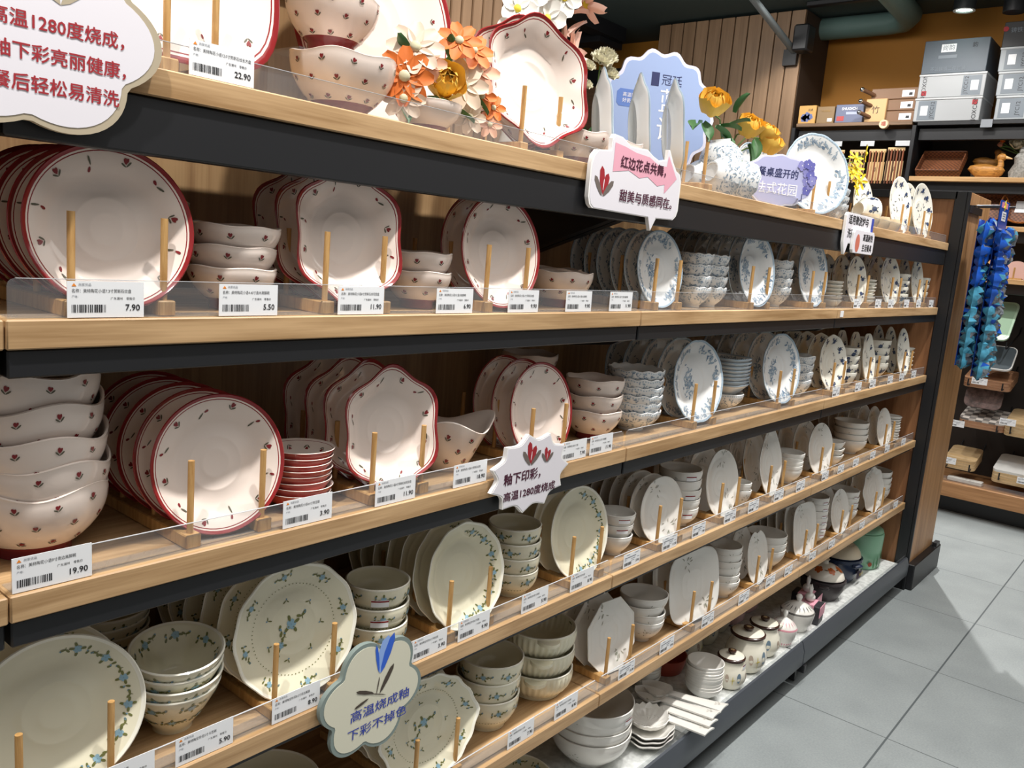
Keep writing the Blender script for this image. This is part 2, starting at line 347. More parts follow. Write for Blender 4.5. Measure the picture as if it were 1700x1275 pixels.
# ------------------------------------------------------------------ bowls
BOWL = {}
def bowl_mesh(fam, R, H, foot=.5, wave=0, nw=8, ex=2.2, deco='band', out='round', asp=1, n=56, rim=None, body=0, key=''):
    k0 = (fam, round(R, 3), round(H, 3), foot, wave, nw, deco, out, asp, key)
    if k0 in BOWL: return BOWL[k0]
    ol = OUTL[out]; T = .0045; rnd = random.Random(int(R*1e4)+int(H*1e4))
    def warp(r, z, t):
        w = max(0, min(1, z/H)); q = r*(1+(ol(t)-1)*w**1.5)*(1+.25*wave*w*w*cos(nw*t)/H*.5)
        if deco == 'ribs' and r > R*foot*1.02 and w < .9: q *= 1+.022*cos(36*t)
        return (q*cos(t)*asp, q*sin(t), z+wave*w**3*cos(nw*t))
    f = R*foot; ft = .015 if key in ('L', 'U') else .010 if fam == 'dots' else .006; outp = [(f*.86, 0), (f, 0), (f, ft)]
    for i in range(1, 11):
        u = i/10; outp.append((f+(R-f)*(1-(1-u)**ex) if ex > 0 else f+(R-f)*u**(-ex), ft+(H-ft)*u))
    footm = 1 if fam == 'dots' else 0
    prof = [(0, .003, 0), (f*.82, .003, footm), (f*.86, 0, footm), (f, 0, footm), (f, ft, footm if fam == 'dots' else 0)]
    for i, (r, z) in enumerate(outp[3:-1]): prof.append((r, z, 0))
    rm = rim if rim is not None else (5 if fam == 'cream' else 0)
    prof += [(R-.0006, H-.002, rm), (R, H, rm), (R-T*.5, H+.0012, rm), (R-T, H-.001, 0)]
    inn = []
    for (r, z) in outp[3:-1][::-1]:
        if r-T > .004 and z+.0035 < H-.003: inn.append((r-T, z+.0035))
    prof += [(r, z, 0) for r, z in inn]+[(f*.5, inn[-1][1]-.001, 0), (0, inn[-1][1]-.001, 0)]
    mb = MB(); mb.lathe(prof, 144 if deco == 'ribs' else n, warp)
    oz = [(z, r) for r, z in outp[1:]]; iz = sorted([(z, r) for r, z in inn])
    def st(polys, z0, th, sc, rot, side=1, off=.0008):
        tab = oz if side > 0 else iz; r0 = interp(tab, z0); dz = .004; sl = (interp(tab, z0+dz)-interp(tab, z0-dz))/(2*dz); cs = 1/math.sqrt(1+sl*sl)
        for m, p in rotp(polys, rot, sc):
            vs = []
            for x, y in p:
                z = min(H*.985, max(ft, z0+y*cs)); r = interp(tab, z)+off*side; vs.append(warp(r, z-off*sl*.5*side, th+side*x/max(r0*asp if asp < 1 else r0, .01)))
            mb.poly(vs, m)
    if fam == 'dots' and deco:
        rows = [(.78, 0), (.45, .5)] if H < .075 else [(.85, 0), (.58, .5), (.32, 0)]
        nn = max(7, int(2*PI*R/.042))
        for zf, ph in rows:
            for k in range(nn): st(TULIP, H*zf-.003, 2*PI*(k+ph)/nn, .0105, rnd.uniform(-.35, .35))
    elif fam == 'toile':
        for k in range(int(3600*R)):
            st([(2+(k % 3 == 0), tear(0, 0, 1, rnd.uniform(.3, .6), 0, 6))], H*rnd.uniform(.28, .86), rnd.uniform(0, 6.28), rnd.uniform(.004, .010), rnd.uniform(0, 6.28))
        nb = int(2*PI*R/.0065)
        for k in range(nb): st([(4, tear(-.5, 0, 1, .9, 0, 5))], H*.93, 2*PI*k/nb, .0045, 0)
    elif fam == 'cream' and deco != 'ribs':
        nn = max(6, int(2*PI*R/.052)); z0 = H*(.70 if deco == 'band' else .78)
        for k in range(nn): st(cream_sprig(rnd), z0, 2*PI*k/nn, .0125, rnd.uniform(-.2, .2))
        if deco == 'cone':
            for k in range(nn): st(cream_sprig(rnd), H*.42, 2*PI*(k+.5)/nn, .011, rnd.uniform(-.5, .5))
        if deco in ('cone', 'inner'):
            for k in range(nn): st(cream_sprig(rnd), H*.80, 2*PI*k/nn, .0125, rnd.uniform(-.2, .2), -1)
        nb = int(2*PI*R/.007)
        for k in range(nb): st([(3, tear(-.5, 0, 1, .9, 0, 5))], H*.38, 2*PI*k/nb, .003, 0)
    elif fam == 'cream':
        for k in range(9): st([(3, tear(0, 0, 1, .3, .5)), (3, tear(0, 0, .8, .3, 2.2)), (4, tear(.3, 0, .4, .4, 4))], H*.82, 2*PI*k/9, .011, rnd.uniform(-1, 1), -1)
    elif fam == 'navy':
        nn = max(5, int(2*PI*R/.05))
        for k in range(nn): st(navy_sprig(rnd), H*rnd.uniform(.5, .68), 2*PI*k/nn, .018, rnd.uniform(0, 6.28))
    elif fam == 'white' and deco:
        for k in range(3): st(grey_sprig(rnd), H*.55, 2*PI*k/3-.9, .014, rnd.uniform(0, 6))
    me = mb.mesh('bowl', {'dots': [DOTB, FOOTR, BUD, STEM, SAUC]}.get(fam, FAMS[fam]), None, 60); BOWL[k0] = me; return me
# ------------------------------------------------------------------ stacks and rows
Z = {1: 1.5514, 2: 1.2771, 3: .9815, 4: .6898, 5: .4035, 6: .12}
SHELFN = {1: 'top shelf', 2: 'second shelf down', 3: 'third shelf down', 4: 'fourth shelf down', 5: 'fifth shelf down', 6: 'base tray'}
def stick(par, w, h, R, z, th, name='price_sticker'):
    mb = MB(); n = 5; vs = []
    for j in (0, 1):
        for i in range(n): t = th+(i/(n-1)-.5)*w/R; vs.append((R*cos(t), R*sin(t), z+j*h))
    mb.add(vs, [[i, i+1, n+i+1, n+i] for i in range(n-1)], 0, True)
    vs2 = [(x*1.002, y*1.002, z+h*(.62 if q >= n else .8)+(.003 if q >= n else 0)) for q, (x, y, zz) in enumerate(vs)]
    vs2 = [(x*1.004, y*1.004, z+h*(.70 if q < n else .92)) for q, (x, y, zz) in enumerate(vs)]
    mb.add(vs2, [[i, i+1, n+i+1, n+i] for i in range(n-1)], 1, True)
    return mb.build(name, [WHITE, RED], par)
def stack(sh, x, y, n, pitch, me, desc, ctx, noun='bowl', name='bowl', group=None, jit=.002, tilt=.0, z0=0, rz=None, sticker=None, tiltf=None):
    for k in range(n):
        ft = n-1-k
        pos = 'top' if ft == 0 else ('bottom' if k == 0 else ORD[ft]) if n > 1 else ''
        if n == 1: lb = f'{desc} {noun} {ctx}'
        elif ft == 0 or k == 0: lb = f'{pos} {desc} {noun} of the stack {ctx}'
        else: lb = f'{pos} {desc} {noun} from the top, stack {ctx}'
        o = obj(name, me, None, (x+random.uniform(-jit, jit), y+random.uniform(-jit, jit), Z[sh]+z0+.0006+k*pitch))
        rx, ry = tiltf(k) if tiltf else (random.uniform(-tilt, tilt), random.uniform(-tilt, tilt))
        o.rotation_euler = (rx, ry, random.uniform(0, 6.28) if rz is None else rz+random.uniform(-.06, .06))
        tag(o, lb, noun, group or f'{desc} {noun}s {ctx}')
        if sticker and k in sticker[0]:
            o.rotation_euler.z = 0; stick(o, *sticker[1:])
CAPS = MB(); PIN = MB().tube([(0, 0, 0), (0, 0, .095)], .0042, 10, 0).mesh('pin', [BAMBOO])
RACKM = {}
def rack(sh, x, y0, hw, desc, ctx, L=.30, z0=0, rz=0):
    t = thing('plate_rack', f'bamboo peg rack holding the {desc}s {ctx}', 'plate rack', (x, y0, Z[sh]+z0+.0004), (0, 0, rz), 'bamboo plate racks')
    k = round(L, 2)
    if k not in RACKM:
        RACKM[k] = (MB().box((0, L/2-.022, .009), (.021, L, .018), 0, .0015).mesh('base_bar', [BAMBOO]))
    for s in (-1, 1):
        obj('base_bar', RACKM[k], t, (s*hw, 0, 0))
        for j in (0, 2, 4): obj('pin', PIN, t, (s*hw, -.012+j*.045, .0175))
    return t
def row(sh, x, y0, n, pitch, me, b, desc, ctx, yaw=.12, lean=.15, hw=.052, a=None, group=None, L=None):
    sag = b-math.sqrt(max(b*b-hw*hw*((b/(a or b))**2), 1e-6)) if hw < b else .01
    zz = max(.001, .0188-sag)
    for k in range(n):
        lb = (f'{desc} {ctx}' if n == 1 else f'front {desc} of the row {ctx}' if k == 0 else f'{ORD[k]} {desc} from the front, row {ctx}')
        o = obj('plate', me, None, (x+random.uniform(-.002, .002), y0+k*pitch, Z[sh]+zz), (PI/2-lean-random.uniform(-.01, .02), 0, -yaw))
        o.rotation_mode = 'XYZ'; tag(o, lb, 'plate', group or f'{desc}s {ctx}')
    if L != 0: rack(sh, x, y0-.010, hw, desc, ctx, L or max(.16, n*pitch+.07))
# ------------------------------------------------------------------ room shell
X0, X1 = -1.9, 2.425
DARKW = mat('far_dim_wall', '#4a4038', .8)
fl = MB(); fl.box((1.2, -.2, -.02), (9, 8.4, .04)); struct(fl.build('floor', floor_mat()))
TEAL = mat('dark_teal_ceiling', '#40504f', .8)
struct(MB().box((1.2, 1.2, 3.09), (9, 9, .06)).build('ceiling', TEAL))
struct(MB().box((4.47, .9, 1.6), (.06, 6.5, 3.3)).build('wall_far', mat('orange_wall_paint', '#a8701f', .7, vary=.06, scale=2)))
def slats(name, x, y0, y1, z0, z1, t, pitch):
    b = MB(); n = round((y1-y0)/pitch); b.box((x+t/2+.012, (y0+y1)/2, (z0+z1)/2), (t, y1-y0, z1-z0), 1)
    for k in range(n): b.box((x+.006, y0+(k+.5)*(y1-y0)/n, (z0+z1)/2), (.018, (y1-y0)/n-.008, z1-z0), 0, .002)
    return struct(b.build(name, [SLATW, mat('groove_brown', '#3c2c1f', .8)]))
slats('wall_slat_column', 4.0, 1.43, 2.52, 0, 3.04, .42, .0965)
o = MB().box((4.22, 2.95, 1.34), (.1, .9, 2.68)).box((4.2, 3.0, 2.74), (.12, 1.2, .12), 1).build('wall_brown_panel', [wood('brown_panel', '#7d5f47', '#694d38', 1), BLACK]); struct(o)
struct(MB().box((1.2, 4.6, 1.6), (9, .06, 3.2)).build('wall_back_far', DARKW))
# back of the shelving: wood panel, slatted and taller behind the first bays
struct(MB().box(((X0+X1)/2, .41, .80), (X1-X0, .02, 1.60)).build('wall_back', BACKW))
struct(MB().box((-1.16, .41, 1.86), (1.48, .02, .52)).build('wall_back_upper', BACKW))
b = MB()
for k in range(13): b.box((-.42+k*.0325+.016, .412, 1.86), (.0295, .024, .52), 0, .002)
b.box((-.21, .43, 1.86), (.42, .012, .52), 1); struct(b.build('wall_back_slats', [SLATW, BLACK]))
tag(MB().box((-1.15, .385, 1.90), (1.4, .03, .2), 0, .004).build('header_rail', mat('dark_header', '#20272a', .5)), 'dark header rail on the wooden back panel above the display plates', 'rail')
# end panel of the run: wood panel in a black frame, broad wood end face, black plinth
ep = thing('end_panel', 'wooden end panel of the shelf run in a black metal frame', 'panel', (2.44, -.05, 0))
EPX = wood('end_panel_wood', '#a0734f', '#865b3b', 2, scale=2.2)
MB().box((.02, .24, .88), (.012, .44, 1.70)).build('inner_panel', EPX, ep)
MB().box((.008, .008, .885), (.014, .016, 1.77), 0, .002).box((.008, .035, .885), (.014, .05, 1.77), 0, .002).build('post', BLACK, ep)
MB().box((.012, .25, 1.753), (.022, .40, .034), 0, .002).build('top_rail', BLACK, ep)
MB().box((.012, .449, .885), (.022, .02, 1.77)).build('rear_post', BLACK, ep)
MB().box((.224, .226, .93), (.416, .44, 1.68), 0, .002).build('end_face', OAKV, ep)
MB().box((.25, .21, .06), (.46, .47, .12), 0, .004).box((.43, -.012, .128), (.06, .02, .02)).build('plinth', BLACK, ep)

# shelves: one thing per bay and level
BAYS = [(-1.9, -1.215), (-1.213, -.0015), (.0015, 1.1865), (1.1885, 2.425)]
def bracket(x, par, zt, big):
    p = [(0.02, 0), (.385, 0), (.385, -.15 if big else -.085), (.33, -.15 if big else -.085), (.05, -.045), (.02, -.03)]
    MB().prism(p, -.012, .012, 0, None, Matrix.Translation((x, 0, zt)) @ Matrix(((0, 0, 1, 0), (1, 0, 0, 0), (0, 1, 0, 0), (0, 0, 0, 1)))).build('bracket', BLACK, par)
for s in range(1, 6):
    for i, (a, c) in enumerate(BAYS):
        d = .335 if s == 1 else .395
        where = ['leftmost bay edge', 'nearest bay with red-rimmed and cream dishes', 'middle bay with blue and white dishes', 'far bay beside the end panel'][i]
        t = thing('shelf', f'oak {SHELFN[s].replace("down", "from top").replace("top shelf", "topmost shelf")}, {where}', 'shelf', ((a+c)/2, 0, Z[s]), group='oak shelves of the run')
        w = c-a
        MB().box((0, d/2, -.0155), (w, d, .031), 0, .0016).build('board', OAK, t)
        h = .062 if s == 1 else (.03 if s < 4 else .016)
        MB().box((0, .02 if s < 4 else .03, -.0315-h/2), (w-.004, .03, h), 0, .002).build('front_beam', BLACK, t)
        MB().box((0, d-.02, -.0315-.02), (w-.004, .025, .04)).build('rear_beam', BLACK, t)
        if i < 3 and s < 4: bracket(w/2-.014, t, -.031, s == 1)
        if s == 1 and i: bracket(-w/2+.014, t, -.031, True)
tag(MB().box((1.225, -.0015, Z[2]-.016), (.026, .002, .02)).build('sticker', WHITE), 'small white sticker on the second shelf front edge at a board joint', 'sticker')
# base tray
LINER = mat('printed_paper_liner', '#d3d6d4', .7, vary=.22, scale=55)
for i, (a, c) in enumerate(BAYS):
    w = c-a-.003; t = thing('base_tray', ['dark grey metal base tray at the near left end', 'dark grey metal base tray of the nearest bay', 'dark grey metal base tray under jars and spoons', 'dark grey metal base tray beside the end panel'][i], 'tray', ((a+c)/2, 0, 0), group='metal base trays')
    prof = [(-.052, .075), (-.056, .08), (-.056, .128), (-.046, .158), (-.040, .160), (-.036, .150), (-.040, .118), (-.044, .118), (-.05, .078)]
    MB().prism(prof, -w/2, w/2, 0, None, Matrix(((0, 0, 1, 0), (1, 0, 0, 0), (0, 1, 0, 0), (0, 0, 0, 1)))).build('front_lip', DGREY, t)
    MB().box((0, .175, .112), (w, .43, .014), 1).box((0, .175, .1195), (w-.002, .425, .0008), 0).build('tray_bottom', [LINER, DGREY], t)
    MB().box((0, -.034, .148), (w-.004, .0015, .036)).build('glass_strip', ACR, t)
    MB().box((0, .03, .05), (w, .02, .10)).build('kick_plate', mat('kick_black', '#1d1f22', .6), t)
    if i in (2, 3): MB().box((-w/2+.02, -.03, .06), (.02, .06, .03), 0, .002).box((-w/2+.02, -.02, .03), (.012, .02, .05)).build('bracket', BLACK, t)
# clear acrylic front rails
def rail(s, i, a, c, h):
    w = c-a; t = thing('acrylic_rail', f'clear acrylic front rail, {SHELFN[s]}, ' + ['', 'nearest bay', 'middle bay', 'far bay'][i], 'rail', ((a+c)/2, .009, Z[s]+.0004), group='clear acrylic shelf rails')
    r = .008; pts = [(-w/2, 0), (w/2, 0)]+[(w/2-r+r*cos(q), h-r+r*sin(q)) for q in (0, .5, 1, PI/2)]+[(-w/2+r-r*sin(q), h-r+r*cos(q)) for q in (0, .5, 1, PI/2)]
    MB().prism(pts, -.001, .001, 0, 0, Matrix.Rotation(PI/2, 4, 'X')).build('front_panel', ACR, t)
    MB().box((0, .014, .0008), (w, .026, .0014)).build('foot_strip', ACR, t)
    MB().box((0, 0, h+.0003), (w-2*r, .0022, .0006)).build('polished_edge', ACRE, t)
for s in range(1, 6):
    for i in (1, 2, 3):
        a, c = BAYS[i]; rail(s, i, a+.004+(.0 if i > 1 else 0), c-.004 if i < 3 else 2.4, .03 if s == 1 else .041 if s == 2 else .036)

# ------------------------------------------------------------------ price tags
CARDM = MB().box((0, .0195, 0), (.083, .039, .0009)).mesh('card', [WHITE])
def barcode(seed, w=.036, h=.0085):
    rnd = random.Random(seed); b = MB(); x = 0
    while x < w:
        q = rnd.choice((.0005, .0009, .0014)); b.poly([(x, 0, 0), (x+q, 0, 0), (x+q, h, 0), (x, h, 0)]); x += q+rnd.choice((.0005, .0008, .0012))
    return b.mesh('barcode', [INK])
BARS = [barcode(k) for k in range(4)]
LNS = MB()
for x, y, w, h in ((-.036, .0262, .056, .0024), (-.036, .0225, .012, .001), (-.036, .019, .008, .001), (-.004, .0205, .02, .0016), (.026, .0205, .010, .0016), (-.028, .034, .016, .0016), (.012, .0345, .022, .0012), (-.004, .0155, .016, .0012)):
    LNS.poly([(x, y, 0), (x+w, y, 0), (x+w, y+h, 0), (x, y+h, 0)])
LNM = LNS.mesh('small_print', [GREYINK])
def price(s, x, p, body=None, y=.0050, ctx='', dz=0, rot=0, sc=1):
    t = thing('price_tag', f'white price tag reading {p} {ctx}' if p else f'small white price tag {ctx}', 'price tag', (x, y, Z[s]+.001+dz), (PI/2-.02, 0, rot), 'price tags on the acrylic rails')
    t.scale = (sc, sc, sc)
    obj('card', CARDM, t)
    obj('barcode', BARS[int(abs(x)*1000) % 4], t, (-.037, .0055, .0007))
    if body:
        text('尚家优品', .0034, GREYINK, t, (-.030, .0352, .0007), (0, 0, 0), 'shop_name', align='LEFT')
        obj('logo', MB().poly([(-.037, .0335, .0007), (-.032, .0335, .0007), (-.0345, .037, .0007)]).mesh('logo', [ORANGEINK]), t)
        text('名称：'+body, .0046, INK, t, (-.037, .0285, .0007), (0, 0, 0), 'product_name', align='LEFT', sx=.86)
        text('产地：', .003, GREYINK, t, (-.037, .0225, .0007), (0, 0, 0), 'small_print', align='LEFT')
        text('广东潮州    零售价', .0034, INK, t, (.004, .0205, .0007), (0, 0, 0), 'small_print', align='LEFT')
    else: obj('small_print', LNM, t, (0, 0, .0007))
    text(p, .0098, INK, t, (.037, .0105, .0008), (0, 0, 0), 'price', align='RIGHT', bold=.00018)
price(1, -.979, '22.90', '美特陶花小语12.0寸贺斯石纹长方盘', ctx='on the top shelf before the tall platter')
for x, p, b_, c_ in ((-1.111, '7.90', '美特陶花小语7.3寸贺斯石纹盘', 'before the nearest round red-rimmed plate'), (-.934, '5.50', '美特陶花小语4.45寸直木高脚碗', 'below three small dotted bowls'),
  (-.753, '11.90', '美特陶花小语8寸贺斯石纹花型盘', 'before a petal-edged plate, second shelf'), (-.562, '6.90', '美特陶花小语5寸直木高脚碗', 'below two stacked dotted bowls'),
  (-.389, '9.90', '美特陶花小语6.7寸贺斯石纹盘', 'at the foot of a round red-rimmed plate'), (-.223, '9.90', '美特陶花小语6寸直木高脚碗', 'below a wide dotted bowl on the second shelf'), (-.076, '11.90', '美特陶花小语7寸直木高脚碗', 'at the end of the nearest second-shelf rail')):
    price(2, x, p, b_, ctx=c_)
for k, x in enumerate((1.379, 1.606, 1.757, 1.959, 2.13, 2.323)):
    price(2, x, ('6.90', '5.90', '8.90', '4.90', '9.90', '3.90')[k], ctx='on the far second shelf, '+['leftmost of six', 'second of six', 'third of six', 'fourth of six', 'fifth of six', 'rightmost by the end panel'][k], sc=.8)
for x, p, b_, c_ in ((-1.168, '19.90', '美特陶花小语9寸南边高脚碗', 'below the big tilted bowls'), (-.829, '3.90', '美特陶花小语4.4寸贺豆碟', 'below the red saucers'), (-.664, '11.90', '美特陶花小语8寸贺斯石纹花型盘', 'before a petal-edged plate, third shelf'),
  (-.493, '18.90', '美特陶花小语8寸贺斯石纹碗', 'below the spouted salad bowl'), (-.190, '7.90', '美特陶花小语6.7寸盘', 'half behind the jagged sign'), (-.094, '11.90', '美特陶花小语7寸高脚碗', 'below three dotted bowls, third shelf')):
    price(3, x, p, b_, ctx=c_)
for k, x in enumerate((1.301, 1.527, 1.689, 1.904, 2.058, 2.232)):
    price(3, x, ('12.90', '5.90', '8.90', '6.90', '9.90', '4.90')[k], ctx='on the far third shelf, '+['leftmost of six', 'second of six', 'third of six', 'fourth of six', 'fifth of six', 'rightmost by the end panel'][k], sc=.8)
for x, p, b_, c_ in ((-1.09, '8.90', '美特陶空铃花8寸盘', 'before the nearest cream plate at the picture edge'), (-.979, '5.90', '美特陶空铃花5寸斗笠碗', 'below the conical cream bowls'), (-.834, '8.90', '美特陶空铃花8.5寸花边莱盘', 'before the flower-strewn cream plate'),
  (-.563, '3.90', '美特陶空铃花4.5寸韩式碗', 'right of the blue tulip sign'), (-.451, '9.90', '美特陶空铃花8寸深盘', 'before the cream plate with a vine edge'), (-.274, '5.90', '美特陶空铃花5寸韩碗', 'below four cream bowls'), (-.114, '8.90', '美特陶空铃花8寸盘', 'at the end of the nearest fourth-shelf rail')):
    price(4, x, p, b_, ctx=c_)
for k, x in enumerate((.083, .257, .407, .589, .741, .923, 1.097, 1.318, 1.473, 1.634, 1.832, 2.017, 2.245)):
    price(4, x, ('5.90', '11.90', '7.90', '12.90', '5.90', '9.90', '6.90', '8.90', '4.90', '7.90', '9.90', '5.90', '3.90')[k], ctx=f'on the white-dish fourth shelf, {ORD[k].replace("front", "first")} from its left', sc=.85 if k < 7 else .75)
for k, x in enumerate((-.279, -.125)): price(5, x, ('7.90', '8.90')[k], ('美特陶空铃花5.5寸碗', '美特陶空铃花7寸双耳碗')[k], ctx=('below the cream bowls on the fifth shelf', 'below the ribbed two-handled dishes')[k])
for k, x in enumerate((.117, .308, .532, .762, .954, 1.099, 1.311, 1.5, 1.836, 2.066, 2.286)):
    price(5, x, ('10.90', '9.90', '16.90', '6.90', '8.90', '9.90', '7.90', '5.90', '6.90', '8.90', '9.90')[k], ctx=f'on the white-dish fifth shelf, {ORD[k].replace("front", "first")} from its left', sc=.85 if k < 5 else .75)

# ------------------------------------------------------------------ shelf 2
RR, PE = 'red-rimmed round plate', 'red-rimmed petal-edged plate'
row(2, -1.089, .045, 5, .042, plate_mesh('dots', .092, .093, 'round', .026), .093, RR, 'behind the 7.90 tag', a=.092)
stack(2, -.904, .093, 3, .0275, bowl_mesh('dots', .058, .055, wave=.0011, nw=5), 'small dotted', 'right of the nearest round plate', tilt=.02)
stack(2, -.935, .27, 4, .027, bowl_mesh('dots', .058, .055, wave=.0011, nw=5), 'dotted', 'half hidden by the nearest round plate', tilt=.02)
row(2, -.752, .045, 3, .05, plate_mesh('dots', .088, .098, 'petal', .03), .098, PE, 'of the second shelf', a=.088, yaw=.16)
stack(2, -.562, .093, 2, .031, bowl_mesh('dots', .056, .06, wave=.0011, nw=5), 'paired dotted', 'before the black bracket', tilt=.015)
row(2, -.418, .045, 2, .05, plate_mesh('dots', .092, .099, 'round', .026, seed=2), .099, RR, 'by the wide dotted bowls', a=.092)
stack(2, -.155, .105, 1, .03, bowl_mesh('dots', .068, .07, wave=.0018, nw=6), 'wide dotted', 'behind the second 9.90 tag, second shelf')
stack(2, -.045, .215, 1, .03, bowl_mesh('dots', .07, .072, wave=.0018, nw=6), 'wide dotted', 'behind and right of its twin, beside the blue plates')
TOD = 'blue-floral white plate'
row(2, .132, .045, 6, .036, plate_mesh('toile', .083, .087, 'round', .018, seed=3), .087, TOD, 'under the speech-bubble sign', a=.083)
stack(2, .355, .079, 4, .027, bowl_mesh('toile', .046, .05, foot=.45, wave=.0015, nw=10), 'blue-floral', 'left of two side by side, second shelf')
stack(2, .455, .085, 4, .027, bowl_mesh('toile', .046, .05, foot=.45, wave=.0015, nw=10), 'blue-floral', 'right of two side by side, second shelf')
row(2, .623, .045, 8, .034, plate_mesh('toile', .088, .1, 'round', .03, seed=4), .1, 'deep '+TOD, 'right of the twin bowl stacks', a=.088)
stack(2, .862, .085, 4, .026, bowl_mesh('toile', .05, .056, foot=.45, wave=.0018, nw=10), 'blue-floral', 'beside the last middle-bay plates')
row(2, 1.049, .045, 7, .036, plate_mesh('toile', .09, .103, 'scallop', .02, seed=5), .103, TOD, 'at the middle bay end', a=.09)
NV = 'navy-flowered plate'
SAUCN = plate_mesh('navy', .038, .038, 'round', .022)
def flatstack(sh, x, y, n, pitch, me, desc, ctx, noun='saucer', rx=0, yoff=None, **k):
    # plates lying in a pile: plate meshes stand on local y, so shift the centre
    for q in range(n):
        ft = n-1-q; pos = 'top' if ft == 0 else 'bottom' if q == 0 else ORD[ft]
        lb = f'{pos} {desc} {noun} of the stack {ctx}' if ft == 0 or q == 0 else f'{pos} {desc} {noun} from the top, stack {ctx}'
        o = obj(noun.replace(' ', '_'), me, None, (x+random.uniform(-.0015, .0015), y-(yoff or 0)+random.uniform(-.0015, .0015), Z[sh]+.0026+q*pitch), (0, 0, 0))
        tag(o, lb, noun, f'{desc} {noun}s {ctx}')
flatstack(2, 1.312, .075, 6, .0125, SAUCN, 'navy-flowered', 'left of the far bay plates', yoff=.038)
row(2, 1.465, .045, 4, .05, plate_mesh('navy', .074, .087, 'round', .016, seed=2), .087, NV, 'first in the far second shelf', a=.074)
flatstack(2, 1.655, .085, 7, .0125, plate_mesh('navy', .048, .048, 'round', .022, seed=3), 'navy-flowered', 'between the far bay plates', yoff=.048)
row(2, 1.853, .045, 4, .05, plate_mesh('navy', .086, .097, 'round', .016, seed=4), .097, NV, 'second in the far second shelf', a=.086)
stack(2, 2.045, .08, 4, .026, bowl_mesh('navy', .05, .05), 'navy-flowered', 'on the far second shelf', tilt=.01)
row(2, 2.218, .045, 3, .05, plate_mesh('navy', .059, .1, 'round', .016, seed=5), .1, 'narrow '+NV, 'last on the second shelf', a=.059)
stack(2, 2.345, .075, 3, .03, bowl_mesh('navy', .045, .06, foot=.6, ex=1.4), 'navy-flowered', 'beside the end panel, second shelf', 'cup', 'cup')

# ------------------------------------------------------------------ shelf 3
BIGB = bowl_mesh('dots', .083, .088, wave=.006, nw=4, ex=2.6)
TL = [(0, .0), (-.03, .04), (.02, -.06), (-.02, .03), (.03, -.09)]
stack(3, -1.145, .125, 5, .034, BIGB, 'big dotted', 'at the left end, third shelf', tiltf=lambda k: TL[k], jit=.004)
row(3, -.945, .045, 5, .046, plate_mesh('dots', .09, .093, 'round', .022, seed=3), .093, RR, 'left of the red saucers', a=.09, yaw=.15)
SR = MB(); prof = [(0, .003, 0), (.026, .003, 4), (.027, 0, 4), (.03, 0, 4), (.031, .004, 4), (.043, .012, 4), (.049, .022, 4), (.0505, .0255, 0), (.0495, .0262, 0), (.047, .0235, 1), (.0465, .023, 0), (.040, .013, 0), (.028, .007, 0), (0, .0065, 0)]
SR.lathe(prof, 48)
for k in range(9):
    for m, p in rotp(TULIP, random.uniform(-.5, .5), .0105): SR.poly([((.0415-y*.75)*cos(2*PI*k/9+x/.042), (.0415-y*.75)*sin(2*PI*k/9+x/.042), .0158+(-y*.75)*1.25+.001) for x, y in p], m)
stack(3, -.79, .085, 8, .0092, SR.mesh('saucer', [DOTB, RED, BUD, STEM, SAUC]), 'red-sided', 'behind the 3.90 tag', 'saucer', 'saucer', tilt=.012)
row(3, -.646, .045, 4, .052, plate_mesh('dots', .089, .099, 'petal', .028, seed=2), .099, PE, 'of the third shelf', a=.089, yaw=.16)
def salad():
    R, H = .077, .086; ww = lambda r, z, t: (r*cos(t)*(1+.30*max(0, z/H)**2.5*max(0, cos(t))**6), r*sin(t), z+.012*max(0, z/H)**3*cos(3*t))
    b = MB(); f = .04; o = [(f+(R-f)*(i/10)**.8, .005+(H-.005)*i/10) for i in range(11)]
    b.lathe([(0, .003, 0), (f-.003, .003, 0), (f-.001, 0, 0)]+[(r, z, 0) for r, z in o]+[(R-.002, H+.0015, 0), (R-.0045, H-.001, 0)]+[(r-.0045, z+.003, 0) for r, z in o[1:-1][::-1]]+[(0, .009, 0)], 64, ww)
    for zf, ph in ((.75, 0), (.48, .5), (.25, 0)):
        for k in range(9):
            r0 = f+(R-f)*zf**.8
            for m, p in rotp(TULIP, random.uniform(-.3, .3), .0125):
                b.poly([ww(f+(R-f)*((z-.005)/(H-.005))**.8+.0009, z, 2*PI*(k+ph)/9+x/r0) for x, z in ((x, H*zf-.004+y) for x, y in p)], m)
    return b.mesh('salad_bowl', FAMS['dots'])
tag(obj('salad_bowl', salad(), None, (-.445, .115, Z[3]+.0006), (0, 0, -.25)), 'spouted dotted salad bowl with a wavy rim behind the 18.90 tag', 'bowl')
row(3, -.258, .045, 3, .048, plate_mesh('dots', .085, .096, 'round', .022, seed=4), .096, RR, 'behind the jagged sign', a=.085)
stack(3, .012, .106, 3, .034, bowl_mesh('dots', .066, .068, wave=.0018, nw=5), 'dotted', 'at the nearest bay end, third shelf', tilt=.012)
stack(3, -.03, .265, 4, .034, bowl_mesh('dots', .066, .068, wave=.0018, nw=5), 'dotted', 'at the back, third shelf', tilt=.012)
stack(3, .185, .108, 6, .0195, bowl_mesh('toile', .068, .05, foot=.45, wave=.002, nw=12), 'blue-floral', 'left of the biggest blue plates', tilt=.008)
row(3, .383, .045, 5, .05, plate_mesh('toile', .106, .104, 'scallop', .022, seed=6), .104, 'scalloped '+TOD, 'left of the square dishes', a=.106)
SQD = plate_mesh('toile', .062, .062, 'square', .03, seed=8)
stack(3, .665, .11, 1, .03, bowl_mesh('toile', .06, .05, foot=.45), 'blue-floral', 'under the square dishes')
flatstack(3, .665, .11, 8, .0105, SQD, 'square blue-edged', 'left of the second big plates', 'dish', yoff=.062)
